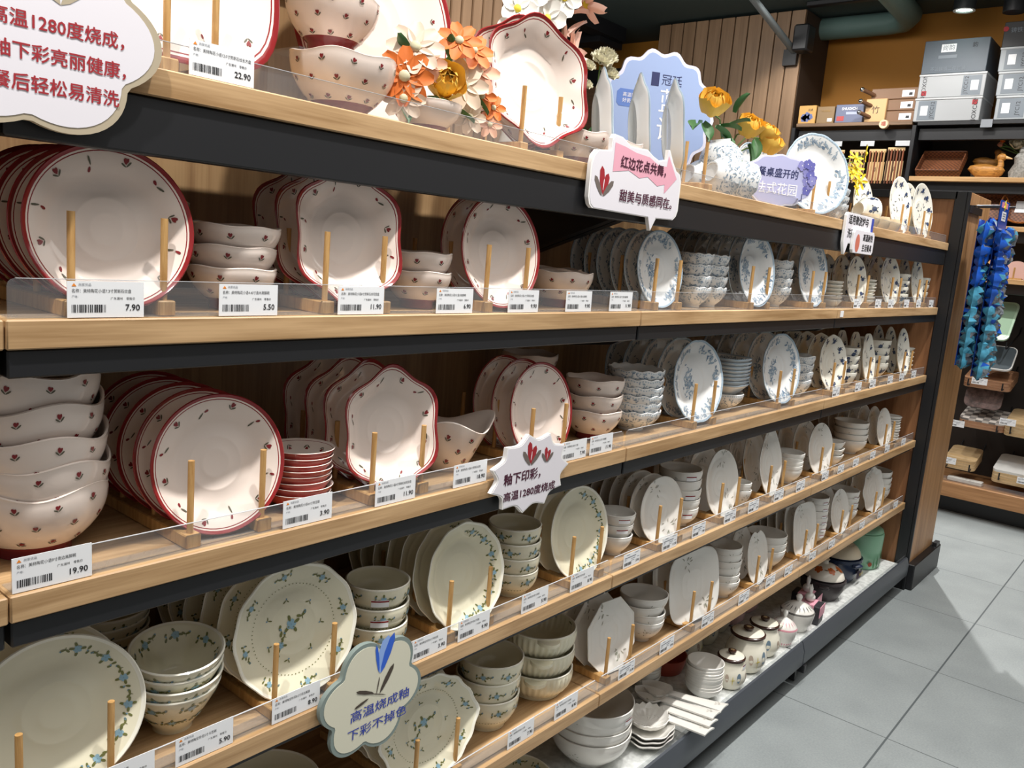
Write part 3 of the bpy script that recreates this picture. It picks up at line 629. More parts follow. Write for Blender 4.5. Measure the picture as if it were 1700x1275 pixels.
for o in [q for q in COL.objects if q.name.startswith('dish')]: o.location.z += .048
row(3, .904, .045, 5, .05, plate_mesh('toile', .108, .105, 'scallop', .022, seed=7), .105, 'scalloped '+TOD, 'right of the square dishes', a=.108)
stack(3, 1.165, .1, 4, .026, bowl_mesh('toile', .055, .056, foot=.5, wave=.003, nw=4), 'blue-floral', 'at the middle bay end, third shelf', tilt=.01)
row(3, 1.355, .045, 6, .045, plate_mesh('navy', .098, .098, 'wavy', .018, seed=6), .098, NV, 'first in the far third shelf', a=.098)
stack(3, 1.585, .085, 4, .03, bowl_mesh('navy', .05, .056), 'navy-flowered', 'left of the many-sided plates', tilt=.01)
row(3, 1.734, .045, 3, .05, plate_mesh('navy', .051, .1, 'hexa', .018, seed=7), .1, 'many-sided '+NV, 'of the far third shelf', a=.051)
stack(3, 1.96, .11, 4, .03, bowl_mesh('navy', .07, .07), 'big navy-flowered', 'right of the many-sided plates', tilt=.01)
row(3, 2.177, .045, 3, .05, plate_mesh('navy', .06, .102, 'round', .018, seed=8), .102, 'narrow '+NV, 'last on the third shelf', a=.06)
flatstack(3, 2.31, .09, 6, .018, plate_mesh('navy', .05, .05, 'square', .026, seed=9), 'square navy-flowered', 'beside the end panel', 'dish', yoff=.05)

# ------------------------------------------------------------------ shelf 4
CP = 'cream plate with a blue-flower vine'
row(4, -1.145, .05, 5, .048, plate_mesh('cream', .099, .096, 'round', .018, seed=1), .096, CP, 'nearest the lower left corner', a=.099, yaw=.2, lean=.2)
CONE = bowl_mesh('cream', .0635, .072, foot=.42, ex=1.25, deco='cone')
stack(4, -.972, .098, 4, .0165, CONE, 'conical cream', 'behind the 5.90 tag', tiltf=lambda k: (.05+.02*k, -.04-.015*k), rz=.2)
stack(4, -.99, .27, 4, .0175, CONE, 'conical cream', 'at the back, fourth shelf', tilt=.03)
row(4, -.808, .045, 6, .045, plate_mesh('cream', .1, .103, 'wavy', .02, deco='full', seed=2), .103, 'cream plate strewn with blue flowers', 'behind the 8.90 tag', a=.1, yaw=.15)
CB2 = bowl_mesh('cream', .055, .054, foot=.62, ex=3, deco='band')
stack(4, -.612, .09, 3, .035, CB2, 'cream', 'right of the flower-strewn plates', tilt=.012, rz=0, sticker=((1, 2), .03, .012, .0553, .026, -2.2))
stack(4, -.665, .26, 4, .035, CB2, 'cream', 'behind the flower-strewn plates', tilt=.01)
row(4, -.448, .045, 7, .036, plate_mesh('cream', .09, .1, 'wavy', .03, seed=3), .1, CP, 'behind the 9.90 tag', a=.09)
stack(4, -.243, .095, 4, .031, CB2, 'cream', 'below the jagged sign', tilt=.01)
stack(4, -.33, .285, 4, .034, CB2, 'cream', 'deep behind the jagged sign', tilt=.01)
row(4, -.08, .045, 4, .05, plate_mesh('cream', .091, .102, 'round', .02, seed=4), .102, CP, 'at the nearest bay end', a=.091)
WPD = 'white plate'
WB1 = bowl_mesh('white', .046, .05, foot=.5, deco=None); WB2 = bowl_mesh('white', .058, .052, foot=.55, ex=3)
stack(4, .122, .085, 3, .026, WB1, 'plain white', 'first on the white shelf', rz=0, sticker=((1, 2), .03, .01, .0455, .034, -2.1))
row(4, .275, .045, 10, .03, plate_mesh('white', .086, .084, 'round', .014, seed=1), .084, 'thin round white plate', 'first on the white shelf', a=.086)
stack(4, .455, .1, 5, .0255, WB2, 'white', 'with a red sticker', rz=0, sticker=((0, 2, 4), .03, .013, .0583, .03, -2.1))
row(4, .609, .045, 4, .055, plate_mesh('white', .08, .096, 'round', .014, seed=2), .096, 'oval white plate', 'between white bowls', a=.08)
stack(4, .772, .07, 2, .022, bowl_mesh('white', .036, .048, foot=.5, ex=2), 'small white', 'between the oval plates')
row(4, .933, .045, 5, .05, plate_mesh('white', .077, .098, 'gourd', .014, seed=3), .098, 'gourd-shaped white plate', 'of the middle bay', a=.077)
stack(4, 1.165, .085, 5, .0135, bowl_mesh('white', .052, .05, foot=.5, deco=None), 'shallow white', 'right of the gourd plates')
row(4, 1.361, .045, 5, .055, plate_mesh('white', .088, .092, 'round', .014, seed=4), .092, 'oval white plate', 'first in the far fourth shelf', a=.088)
stack(4, 1.575, .085, 3, .024, bowl_mesh('white', .046, .04, foot=.6, ex=2, out='square'), 'square white', 'of the far fourth shelf', rz=.0)
stack(4, 1.86, .11, 4, .024, bowl_mesh('white', .066, .056, foot=.5), 'round white', 'right of the square bowls')
row(4, 2.08, .045, 7, .04, plate_mesh('white', .068, .084, 'round', .014, seed=5), .084, 'oval white plate', 'last on the fourth shelf', a=.068)
flatstack(4, 2.275, .08, 9, .0115, plate_mesh('white', .045, .045, 'round', .02, seed=6), 'small white', 'beside the end panel, fourth shelf', yoff=.045)

# ------------------------------------------------------------------ shelf 5
stack(5, -.8, .12, 2, .03, bowl_mesh('cream', .085, .075, foot=.6, ex=3, deco=None, key='p'), 'big plain cream', 'under the blue tulip sign')
row(5, -.50, .05, 4, .05, plate_mesh('cream', .105, .098, 'handled', .024, deco='full', seed=5), .098, 'two-handled cream dish with flowers', 'beside the blue tulip sign', a=.105, yaw=.12)
stack(5, -.275, .105, 3, .04, bowl_mesh('cream', .068, .074, foot=.62, ex=2.6, deco='band', key='5'), 'tall cream', 'left of the ribbed dishes', tilt=.012)
def casserole(k, n):
    lb = ('top' if k == n-1 else 'bottom' if k == 0 else ORD[n-1-k])+(' ribbed cream two-handled dish of the stack' if k in (0, n-1) else ' ribbed cream two-handled dish from the stack top')
    t = thing('casserole_dish', lb, 'dish', (-.088, .12, Z[5]+.0008+k*.047), (0, 0, random.uniform(.6, .75)+k*.12), 'ribbed cream two-handled dishes')
    obj('body', bowl_mesh('cream', .081, .062, foot=.72, ex=3.2, deco='ribs'), t)
    for s in (-1, 1):
        b = MB(); p = [(.076, -.026), (.09, -.022), (.101, -.010), (.104, 0), (.101, .010), (.09, .022), (.076, .026)]
        b.prism([(s*x, y) for x, y in p], .052, .0595); b.build('handle', CRB, t)
for k in range(3): casserole(k, 3)
row(5, .104, .045, 6, .04, plate_mesh('white', .092, .095, 'octa', .012, seed=7), .095, 'eight-sided white plate', 'first on the white fifth shelf', a=.092)
stack(5, .322, .095, 4, .021, bowl_mesh('white', .064, .062, foot=.45, asp=.9), 'oval white', 'right of the eight-sided plates', tilt=.015)
row(5, .517, .045, 3, .05, plate_mesh('white', .118, .1, 'square', .014, seed=9), .1, 'large squared white plate', 'of the middle bay', a=.118)
stack(5, .763, .085, 6, .021, bowl_mesh('white', .054, .055, foot=.5), 'white', 'right of the large squared plates')
row(5, .933, .045, 3, .055, plate_mesh('white', .068, .087, 'leaf', .014, seed=10), .087, 'notched white plate', 'of the fifth shelf', a=.068)
stack(5, 1.115, .1, 3, .024, bowl_mesh('white', .066, .068, foot=.5), 'deep white', 'right of the notched plates')
row(5, 1.322, .045, 9, .03, plate_mesh('white', .08, .095, 'square', .012, seed=11), .095, 'rounded-corner white plate', 'first in the far fifth shelf', a=.08)
stack(5, 1.505, .09, 6, .025, bowl_mesh('white', .052, .052, foot=.55, ex=3), 'white', 'with dark stickers', rz=0, sticker=((0, 1, 2, 3, 4, 5), .024, .010, .0524, .03, -1.9))
row(5, 1.684, .045, 3, .055, plate_mesh('white', .074, .088, 'round', .012, seed=12), .088, 'oval white plate', 'of the far fifth shelf', a=.074)
stack(5, 1.855, .1, 4, .026, bowl_mesh('white', .062, .06, foot=.5), 'white', 'right of the far oval plates', rz=0, sticker=((1, 2, 3), .02, .008, .0622, .036, -1.9))
row(5, 2.087, .045, 4, .05, plate_mesh('white', .098, .096, 'shield', .012, seed=13), .096, 'many-cornered white plate', 'last on the fifth shelf', a=.098)
stack(5, 2.30, .11, 4, .027, bowl_mesh('white', .068, .066, foot=.5), 'white', 'beside the end panel, fifth shelf')
#MORE
# ------------------------------------------------------------------ cut-out signs
def sign(name, label, loc, out, face, edge, yaw=0, inset=.93, th=.008, roll=0, border=None):
    t = thing(name, label, 'sign', loc, (PI/2, 0, yaw)); M = Matrix.Rotation(roll, 4, 'Z')
    MB().prism(out, -th, 0, 0, 0, M).build('board', edge, t)
    MB().prism([(x*inset, y*inset) for x, y in out], 0, .0005, 0, None, M).build('printed_face', face, t)
    return t
def motif(par, polys, mats, name='printed_motif', z=.0009):
    b = MB()
    for k, (m, p) in enumerate(polys): b.poly([(x, y, z+k*.00004) for x, y in p], m)
    return b.build(name, mats, par)
FACEW = mat('sign_pale_face', '#e6e3ea', .55); FOAM = mat('sign_foam_white', '#f0efee', .6); FOAMT = mat('sign_foam_taupe', '#b5a890', .6)
SRED = mat('sign_red_ink', '#a01f2a', .6); SPUR = mat('sign_plum_ink', '#4a1530', .6); SGRY = mat('sign_taupe_ink', '#6e645e', .6); SBLU = mat('sign_blue_ink', '#3446a8', .6); SNAV = mat('sign_navy_ink', '#2a3060', .6)
SWHT = mat('sign_white_ink', '#f4f3f8', .6); SLB = mat('sign_light_blue', '#8fb0ec', .6); SDB = mat('sign_strong_blue', '#2f62d0', .6); SBR = mat('sign_brown_ink', '#4a4036', .6)
def tulipsign(cx, cy, s):
    return rotp([(0, tear(0, .1, 1.0, .42, 1.75)), (0, tear(.02, .05, .85, .42, 1.25)), (1, tear(-.02, 0, .9, .30, 2.25)), (1, tear(.02, 0, .9, .32, .75)), (2, tear(.01, .2, .45, .06, 1.5))], 0, s, cx, cy)
N = 90
out = [((.112+.022*abs(cos(3*t)))*cos(t), (.112+.022*abs(cos(3*t)))*sin(t)*.80) for t in (2*PI*k/N for k in range(N))]
t = sign('cloud_sign', 'big pale cloud-shaped sign with red writing at the upper left', (-1.195, -.012, 1.565), out, FACEW, FOAMT, inset=.935)
text('高温1280度烧成，', .0172, SRED, t, (.104, .000, .001), (0, 0, 0), align='RIGHT', bold=.0003)
text('釉下彩亮丽健康，', .0172, SRED, t, (.106, -.029, .001), (0, 0, 0), align='RIGHT', bold=.0003)
text('餐后轻松易清洗', .0172, SRED, t, (.088, -.058, .001), (0, 0, 0), align='RIGHT', bold=.0003)
motif(t, rotp([(0, tear(0, 0, 1, .3, .8)), (0, tear(0, 0, .9, .3, 2.2)), (1, tear(0, .1, 1, .4, 1.6))], 0, .06, .03, .022), [FOAMT, SRED])
out = [(-.15, -.05), (.05, -.052), (.062, -.078), (.08, -.052), (.148, -.05), (.16, -.042), (.166, -.03), (.166, .03), (.158, .045), (.142, .05), (.125, .066), (.108, .088), (.102, .088), (.102, .068), (.07, .062), (.045, .068), (.02, .078), (-.01, .076), (-.04, .076), (-.07, .088), (-.098, .09), (-.105, .082), (-.105, .06), (-.15, .055), (-.162, .044), (-.166, .03), (-.166, -.03), (-.16, -.044)]
t = sign('speech_bubble_sign', 'white speech-bubble sign with a pink arrow on the top shelf edge', (-.085, -.012, 1.522), out, FACEW, FOAM, inset=.97)
motif(t, [(0, [(-.095, .022), (-.095, .075), (-.06, .072), (-.02, .066), (.03, .064), (.07, .052), (.1, .054), (.104, .076), (.145, .034), (.1, .0), (.098, .018), (.07, .012), (.03, .026), (0, .02), (-.04, .03)])], [PINK], 'pink_arrow')
text('红边花点共舞，', .0235, SPUR, t, (.022, .042, .0016), (0, 0, 0), bold=.0005, sx=1.14)
text('甜美与质感同在。', .0235, SPUR, t, (.044, -.020, .0016), (0, 0, 0), bold=.0005, sx=1.16)
motif(t, tulipsign(-.122, -.026, .05), [SRED, SGRY, SWHT])
N = 132
out = [((.115*(1-.17*abs(sin(5.5*t))))*cos(t), (.075*(1-.17*abs(sin(5.5*t))))*sin(t)) for t in (2*PI*k/N for k in range(N))]
t = sign('jagged_sign', 'white jagged-edged sign with dark tulips hanging on the third shelf edge', (-.345, -.012, .984), out, FACEW, FOAM, inset=.96)
text('釉下印彩，', .0225, SPUR, t, (-.018, -.004, .001), (0, 0, 0), bold=.0006, sx=1.08)
text('高温1280度烧成', .0185, SPUR, t, (.0, -.036, .001), (0, 0, 0), bold=.0004, sx=1.18)
motif(t, tulipsign(-.006, .015, .042)+tulipsign(.042, .014, .028), [SRED, SGRY, SWHT])
N = 96
out = [((.083+.022*abs(cos(3*t+.5)))*cos(t), (.083+.022*abs(cos(3*t+.5)))*sin(t)*.94) for t in (2*PI*k/N for k in range(N))]
t = sign('cloud_sign', 'cream cloud-shaped sign with a blue tulip on the fourth shelf edge', (-.70, -.012, .676), out, mat('sign_cream_face', '#dcdac6', .55), mat('sign_grey_green_border', '#82908c', .6), inset=.93)
text('高温烧成釉', .0195, SBLU, t, (.016, -.022, .001), (0, 0, 0), sx=1.28, bold=.0002)
text('下彩不掉色', .0195, SBLU, t, (.012, -.052, .001), (0, 0, 0), sx=1.28, bold=.0002)
motif(t, [(0, tear(.01, .035, .062, .032, 1.35)), (1, tear(.012, .035, .066, .018, 1.2)), (1, tear(.008, .037, .05, .008, 1.75)), (2, tear(.012, .0, .05, .012, 1.0)), (2, tear(.005, .0, .03, .003, 1.4)), (2, tear(.0, .005, .04, .008, 2.75)), (2, tear(-.01, .0, .03, .006, 3.4)), (2, tear(-.02, .012, .05, .002, -.4))], [SLB, SDB, SBR], 'blue_tulip')
# navy/white card pair on the far bay edge
sq = lambda w, h, r=.01: [(w-r, -h), (w, -h+r), (w, h-r), (w-r, h), (-w+r, h), (-w, h-r), (-w, -h+r), (-w+r, -h)]
t = sign('card_sign', 'white card sign with dark writing and a blue stripe, far top shelf edge', (1.245, -.010, 1.528), [(-.13, -.045), (-.11, -.08), (-.09, -.045)]+sq(.13, .048)[0:7], FACEW, FOAM, inset=.97)
text('适用微波炉与', .03, INK, t, (-.015, .026, .001), (0, 0, 0), sx=1.05, bold=.0008); text('洗碗机', .03, INK, t, (-.06, -.016, .001), (0, 0, 0), sx=1.05, bold=.0008)
MB().box((.118, .01, .001), (.02, .07, .001)).build('blue_stripe', SBLU, t)
t = sign('card_sign', 'small white card with a coral oval overlapping the blue-striped card', (1.275, -.0195, 1.492), sq(.10, .036), FACEW, FOAM, inset=.97)
text('高温耐热', .024, INK, t, (.035, .014, .001), (0, 0, 0), bold=.0006); text('生活餐具', .024, INK, t, (.035, -.018, .001), (0, 0, 0), bold=.0006)
motif(t, [(0, [(-.06+.02*cos(a), -.005+.028*sin(a)) for a in (2*PI*k/20 for k in range(20))])], [mat('coral_print', '#c9705c', .6)], 'coral_oval')
# blue scalloped sign board and lilac sign on the top shelf
N = 112
out = [((.158*(1+.045*cos(14*t)))*cos(t), (.158*(1+.045*cos(14*t)))*sin(t)) for t in (2*PI*k/N for k in range(N))]
t = sign('round_sign', 'large blue scalloped round sign behind the standing plates', (.47, .30, 1.765), out, mat('sign_periwinkle', '#9cb0da', .55), mat('sign_lilac_white', '#dcdcec', .6), inset=.94, yaw=-.6)
text('冠廷', .03, SNAV, t, (.03, .086, .001), (0, 0, 0)); text('蓝', .066, SWHT, t, (.03, .03, .001), (0, 0, 0)); text('调', .066, SWHT, t, (.03, -.042, .001), (0, 0, 0))
MB().box((-.018, .087, .0008), (.022, .034, .001)).build('logo', SNAV, t)
MB().prism(sq(.032, .022, .008), .0005, .001, 0, None, Matrix.Translation((-.09, .03, 0))).build('badge', mat('badge_blue', '#5f7fc4', .6), t)
text('高温釉\n好瓷器', .012, SWHT, t, (-.088, .03, .0016), (0, 0, 0))
MB().box((0, -.186, -.004), (.05, .055, .007)).box((0, -.211, -.004), (.12, .006, .05)).build('foot', FOAM, t)
t.location.z = Z[1]+.2145
N = 72
out = [(.115*(1+.03*cos(12*t))*cos(t), .068*(1+.03*cos(12*t))*sin(t)) for t in (2*PI*k/N for k in range(N))]
t = sign('oval_sign', 'lilac oval sign with white and navy writing before the largest blue plate', (.71, .045, Z[1]+.072), out, mat('sign_lilac', '#b9bbe0', .55), mat('sign_lilac_white', '#dcdcec', .6), yaw=-.55, inset=.94)
text('餐桌盛开的', .026, SNAV, t, (-.005, .018, .001), (0, 0, 0), bold=.0004); text('法式花园', .034, SWHT, t, (-.005, -.024, .001), (0, 0, 0), bold=.0003)
text('「', .03, SNAV, t, (-.092, -.012, .001), (0, 0, 0)); text('」', .03, SNAV, t, (.084, -.036, .001), (0, 0, 0))
rnd = random.Random(3)
motif(t, [q for k in range(12) for q in rotp(flower(k % 2, 1, 2, 5), rnd.random()*6, .014, .085+rnd.uniform(-.02, .022), .022+rnd.uniform(-.045, .035))], [mat('lilac_flower', '#8d8cc8', .6), mat('violet_flower', '#6a6ab4', .6), SWHT], 'printed_flowers')

# ------------------------------------------------------------------ top shelf display
TP = Z[1]
row(1, -1.0, .06, 1, .05, plate_mesh('dots', .128, .15, 'square', .02, seed=11), .15, 'tall red-rimmed platter', 'behind the 22.90 tag', a=.128, hw=.03, L=.16, yaw=.05)
stack(1, -.722, .112, 1, .03, bowl_mesh('dots', .077, .086, wave=.003, nw=5, key='L'), 'large dotted', 'standing on the top shelf board')
ris = thing('display_riser', 'clear acrylic riser under the raised dotted bowl', 'riser', (-.675, .235, TP+.0004))
MB().box((0, 0, .107), (.13, .08, .003)).build('top_panel', ACR, ris)
for s in (-1, 1): MB().box((s*.0635, 0, .0525), (.003, .08, .105)).build('side_panel', ACR, ris)
stack(1, -.672, .212, 1, .03, bowl_mesh('dots', .073, .084, wave=.003, nw=5, key='U'), 'large dotted', 'raised on a clear stand, top shelf', z0=.1092)
row(1, -.535, .262, 1, .05, plate_mesh('dots', .165, .185, 'round', .022, seed=12), .185, 'very large red-rimmed platter', 'behind the raised dotted bowl', a=.165, lean=.1, L=0)
row(1, -.325, .075, 2, .04, plate_mesh('dots', .118, .112, 'petal', .04, seed=13), .112, 'largest red-rimmed petal-edged plate', 'on the top shelf', a=.118, yaw=.2, L=.16)
stack(1, -.185, .075, 1, .03, bowl_mesh('dots', .062, .062, wave=.003, nw=5, key='s'), 'dotted', 'beside the big petal plate, top shelf')
stack(1, -.045, .085, 1, .03, bowl_mesh('dots', .064, .062, wave=.003, nw=5, key='s2'), 'dotted', 'half hidden by the speech-bubble sign')

def frame_to(d, up=(0, 0, 1)):
    z = Vector(d).normalized(); x = Vector(up).cross(z)
    x = x.normalized() if x.length > 1e-3 else Vector((1, 0, 0)); return Matrix((x, z.cross(x), z)).transposed().to_4x4()
def petal(mb, M, L, W, cup=.2, curl=.2, m=0, r0=.0, tip=.6, nu=4, nv=5):
    vs = []
    for j in range(nv+1):
        v = j/nv; w = W*(sin(PI*min(1, (v*.88+.06)))**tip)
        for i in range(nu+1):
            u = i/nu*2-1; vs.append(M @ Vector((r0+L*v*cos(curl*v), u*w/2, cup*W*u*u+L*v*sin(curl*v))))
    mb.add(vs, [[j*(nu+1)+i, j*(nu+1)+i+1, (j+1)*(nu+1)+i+1, (j+1)*(nu+1)+i] for j in range(nv) for i in range(nu)], m, True)
def at(p, d): return Matrix.Translation(p) @ frame_to(d)
VIEW = Vector((-.55, -.75, .25))
FY = mat('petal_yellow', '#f2c85a', .6); FO = mat('petal_orange', '#e2772c', .6); FP = mat('petal_peach', '#eab394', .6); FB = mat('petal_beige', '#e9d3bd', .6); FW = mat('petal_white', '#f1f0ea', .55); FPK = mat('petal_blush', '#e8bfae', .55)
FYL = mat('petal_lemon', '#efd62e', .6); LEAF = mat('leaf_green', '#3f6a3c', .5); STG = mat('stem_green', '#5b7b3e', .6); CEN = mat('flower_centre', '#cfc9a8', .7); YC = mat('stamen_yellow', '#d8c63a', .7); CARN = mat('petal_ivory', '#e6e2cc', .7)
def rose(par, p, R, m, d=VIEW, n='rose_head'):
    b = MB(); M = at(p, d)
    for lay, (k, L, tl) in enumerate(((3, .8, 1.5), (4, .9, 1.4), (5, 1., 1.22), (6, 1.02, 1.08), (5, .98, .98))):
        for i in range(k):
            petal(b, M @ Matrix.Rotation(2*PI*i/k+lay*.5, 4, 'Z') @ Matrix.Translation((R*(.04+.15*lay), 0, -R*.3)) @ Matrix.Rotation(-tl, 4, 'Y'), R*L*1.25, R*(.95+.12*lay), .3, .5 if lay < 4 else .15, 0, 0, .28, 6, 6)
    o = b.build(n, m, par)
    s = MB()
    for i in range(5): petal(s, M @ Matrix.Translation((0, 0, -R*.35)) @ Matrix.Rotation(2*PI*i/5, 4, 'Z') @ Matrix.Rotation(-.3, 4, 'Y'), R*.7, R*.25, .1, .2, 0)
    s.build('sepals', LEAF, o); return o
def daisy(par, p, R, m, d=VIEW, k=8, n='flower_head', w=.62, cm=CEN, cup=.10, curl=-.12, tl=-.08):
    b = MB(); M = at(p, d)
    for i in range(k): petal(b, M @ Matrix.Rotation(2*PI*i/k, 4, 'Z') @ Matrix.Rotation(tl, 4, 'Y'), R, R*w, cup, curl, 0, R*.08, .5)
    o = b.build(n, m, par); c = MB(); c.sphere((0, 0, 0), R*.22, 0, 10, (1, 1, .6)); q = [M @ (Vector(v)+Vector((0, 0, R*.08))) for v in c.v]; c.v = [tuple(x) for x in q]
    c.build('flower_centre', cm, o); return o
def leafp(par, p, L, d, m=LEAF, W=.5, n='leaf', up=(0, 0, 1)):
    z = Vector(d).normalized(); y = Vector(up).cross(z).normalized(); x = z; M = Matrix.Translation(p) @ Matrix((x, y, x.cross(y))).transposed().to_4x4()
    b = MB(); petal(b, M, L, L*W, .25, -.3, 0, 0, .9); return b.build(n, m, par)
# posy of silk flowers in a footed bowl
fb = tag(obj('bowl', bowl_mesh('dots', .056, .05, deco=None, key='posy'), None, (-.575, .085, TP+.0006)), 'pinkish white bowl holding the orange and yellow silk posy', 'bowl')
po = thing('silk_posy', 'posy of orange, peach and yellow silk flowers in a white bowl', 'flowers', (-.575, .085, TP+.02))
Lc = Matrix.Translation((.575, -.085, -TP-.02))
def P_(x, y, z): return (x+.575, y-.085, z-TP-.02)
rose(po, P_(-.566, .06, 1.628), .03, FY, (-.5, -.8, .3))
for x, z, R, m, k, dd in ((-.648, 1.627, .034, FO, 8, (-.6, -.75, .1)), (-.63, 1.672, .034, FB, 8, (-.4, -.5, .8)), (-.607, 1.655, .026, FP, 7, (-.3, -.8, .3)), (-.538, 1.702, .028, FO, 7, (-.2, -.4, .9)), (-.505, 1.695, .028, FO, 7, (.4, -.5, .8)),
   (-.522, 1.638, .033, FB, 7, (-.2, -.9, .2)), (-.489, 1.665, .030, FP, 6, (.2, -.7, .5)), (-.647, 1.595, .026, FB, 8, (-.7, -.6, -.1)), (-.502, 1.592, .022, FB, 7, (0, -.9, .1)), (-.446, 1.616, .018, FO, 6, (.2, -.8, .4)), (-.452, 1.588, .018, FP, 6, (.1, -.9, .1)), (-.477, 1.63, .022, FO, 6, (.5, -.7, .2))):
    daisy(po, P_(x, .060, z), R*1.2, m, (dd[0]*.5-.6, dd[1]*.5-.6, dd[2]*.6), k)
for x, z, L, dd in ((-.635, 1.65, .045, (-.3, -.1, .9)), (-.541, 1.675, .04, (-.2, -.2, .9)), (-.53, 1.68, .045, (.4, -.1, .9)), (-.552, 1.65, .04, (.1, -.3, .9)), (-.50, 1.63, .05, (.6, -.5, -.3)), (-.635, 1.59, .04, (-.2, -.6, -.4)), (-.59, 1.6, .045, (.1, -.7, .2)), (-.54, 1.6, .05, (.5, -.6, -.1))):
    leafp(po, P_(x, .075, z), L, dd)
b = MB()
for x, z in ((-.648, 1.627), (-.63, 1.672), (-.538, 1.702), (-.489, 1.665), (-.566, 1.628), (-.446, 1.616)): b.tube([(0, 0, 0), P_((x-.575)/2, .075, (z+TP)/2+.01), P_(x, .068, z-.004)], .0014, 6)
b.build('stems', STG, po)
# orchid vase
va = tag(MB().lathe([(0, .002, 0), (.03, 0, 0), (.033, .01, 0), (.02, .06, 0), (.022, .12, 0), (.034, .19, 0), (.032, .19, 0), (.02, .12, 0), (.018, .06, 0), (.028, .012, 0), (0, .01, 0)], 32).build('vase', mat('pale_glass_vase', '#dfe0dd', .1), None, (-.205, .225, TP+.0005)), 'tall pale waisted vase holding white orchids', 'vase')
orr = thing('silk_orchids', 'white silk orchids and blush magnolia rising from a pale vase', 'flowers', (-.205, .225, TP+.02))
def Q_(x, y, z): return (x+.205, y-.225, z-TP-.02)
for x, z in ((-.257, 1.835), (-.165, 1.84), (-.228, 1.868), (-.116, 1.892), (-.197, 1.782), (-.268, 1.782), (-.19, 1.905)):
    daisy(orr, Q_(x, .19, z), .036, FW, (-.5+random.uniform(-.2, .2), -.8, random.uniform(-.2, .3)), 5, 'orchid_bloom', .98, YC, .12, .15, 0)
for x, z, d in ((-.055, 1.80, (.3, -.8, .2)), (-.03, 1.9, (.7, -.3, .6))):
    daisy(orr, Q_(x, .2, z), .045, FPK, d, 5, 'magnolia_bloom', .6, YC, .3, .35, .1)
for x, z, d in ((-.06, 1.83, (.5, -.1, .8)), (-.09, 1.80, (.1, -.4, -.9)), (-.11, 1.82, (-.1, -.5, -.8)), (-.07, 1.87, (.8, -.2, .5)), (-.10, 1.86, (.3, -.3, -.8))): leafp(orr, Q_(x, .21, z), .06, d, FPK, .5, 'petal')
b = MB(); b.tube([(0, 0, 0), (0, 0, .17), Q_(-.24, .2, 1.80), Q_(-.23, .2, 1.9)], .002, 6).tube([(.004, 0, 0), (.004, 0, .17), Q_(-.1, .2, 1.82), Q_(-.1, .2, 1.95)], .002, 6); b.build('stems', mat('stem_brown', '#6a4a33', .6), orr)
# black planter with carnations
pl = tag(MB().box((0, 0, .03), (.20, .09, .06)).build('planter', mat('planter_brown', '#4a382c', .6), None, (.125, .30, TP+.0005)), 'low brown planter box with a black rim holding ivory carnations', 'planter')
MB().box((0, 0, .075), (.204, .094, .03), 0, .002).build('rim', BLACK, pl)
ca = thing('silk_carnations', 'ivory silk carnations standing in the dark planter', 'flowers', (.125, .30, TP+.062))
for x, y, z, R in ((.157, .28, 1.83, .03), (.115, .285, 1.81, .02), (.192, .29, 1.845, .03), (.10, .275, 1.765, .018), (.21, .29, 1.81, .026)):
    b = MB(); M = at((x-.125, y-.30, z-TP-.062), (-.3, -.6, .7))
    for lay in range(4):
        for i in range(9): petal(b, M @ Matrix.Rotation(2*PI*i/9+lay*.35, 4, 'Z') @ Matrix.Rotation(-lay*.38, 4, 'Y'), R*(1-.1*lay), R*.55, .4, .3, 0, 0, .5)
    b.build('carnation_head', CARN, ca); MB().tube([((x-.125)*.8, y-.30, 0), (x-.125, y-.3, z-TP-.07)], .0018, 6).build('stem', STG, ca)
for k in range(7): leafp(ca, (random.uniform(-.07, .07), random.uniform(-.02, .02), .01), .09, (random.uniform(-.3, .3), -.1, 1), LEAF, .25)
# standing blue-floral plates seen edge on
SQP = plate_mesh('toile', .078, .115, 'petal', .022, seed=15)
for k, (x, y, ya) in enumerate(((.065, .20, -.82), (.09, .215, -.82), (.14, .15, -.80), (.165, .165, -.80), (.215, .105, -.78), (.24, .12, -.78))):
    o = obj('plate', SQP, None, (x+.012, y+.0, TP+.002), (PI/2-.12, 0, -ya)); tag(o, ['leftmost', 'second', 'third', 'fourth', 'fifth', 'rightmost'][k]+' of six square blue-floral plates standing edge-on', 'plate', 'square blue-floral plates standing edge-on')
o = obj('plate', SQP, None, (-.03, .25, TP+.002), (PI/2-.12, 0, .62)); tag(o, 'square blue-floral plate showing its patterned face beside the carnations', 'plate')
tk = thing('plate_rack', 'bamboo peg rack under the edge-on square plates', 'plate rack', (.29, .03, TP+.0004), (0, 0, 0))
obj('base_bar', RACKM[.16], tk, (0, .02, 0)); obj('pin', PIN, tk, (0, .018, .0175)); obj('pin', PIN, tk, (-.02, .06, .0175)); obj('base_bar', RACKM[.16], tk, (-.024, .03, 0))
# bowls resting on their sides
BT = bowl_mesh('toile', .056, .055, foot=.45, wave=.0018, nw=10, key='side')
for k, (x, y, z) in enumerate(((.37, .075, .057), (.47, .075, .057), (.43, .17, .057), (.54, .16, .057), (.49, .12, .150))):
    o = obj('bowl', BT, None, (x, y, TP+z), (0, PI/2+.25 if k < 4 else PI-.2, -.35)); tag(o, ['leftmost front blue-floral bowl tipped on its side', 'second front blue-floral bowl tipped on its side', 'rear left blue-floral bowl tipped on its side', 'rear right blue-floral bowl tipped on its side', 'upturned blue-floral bowl lying over the tipped ones'][k], 'bowl', 'tipped blue-floral bowls')
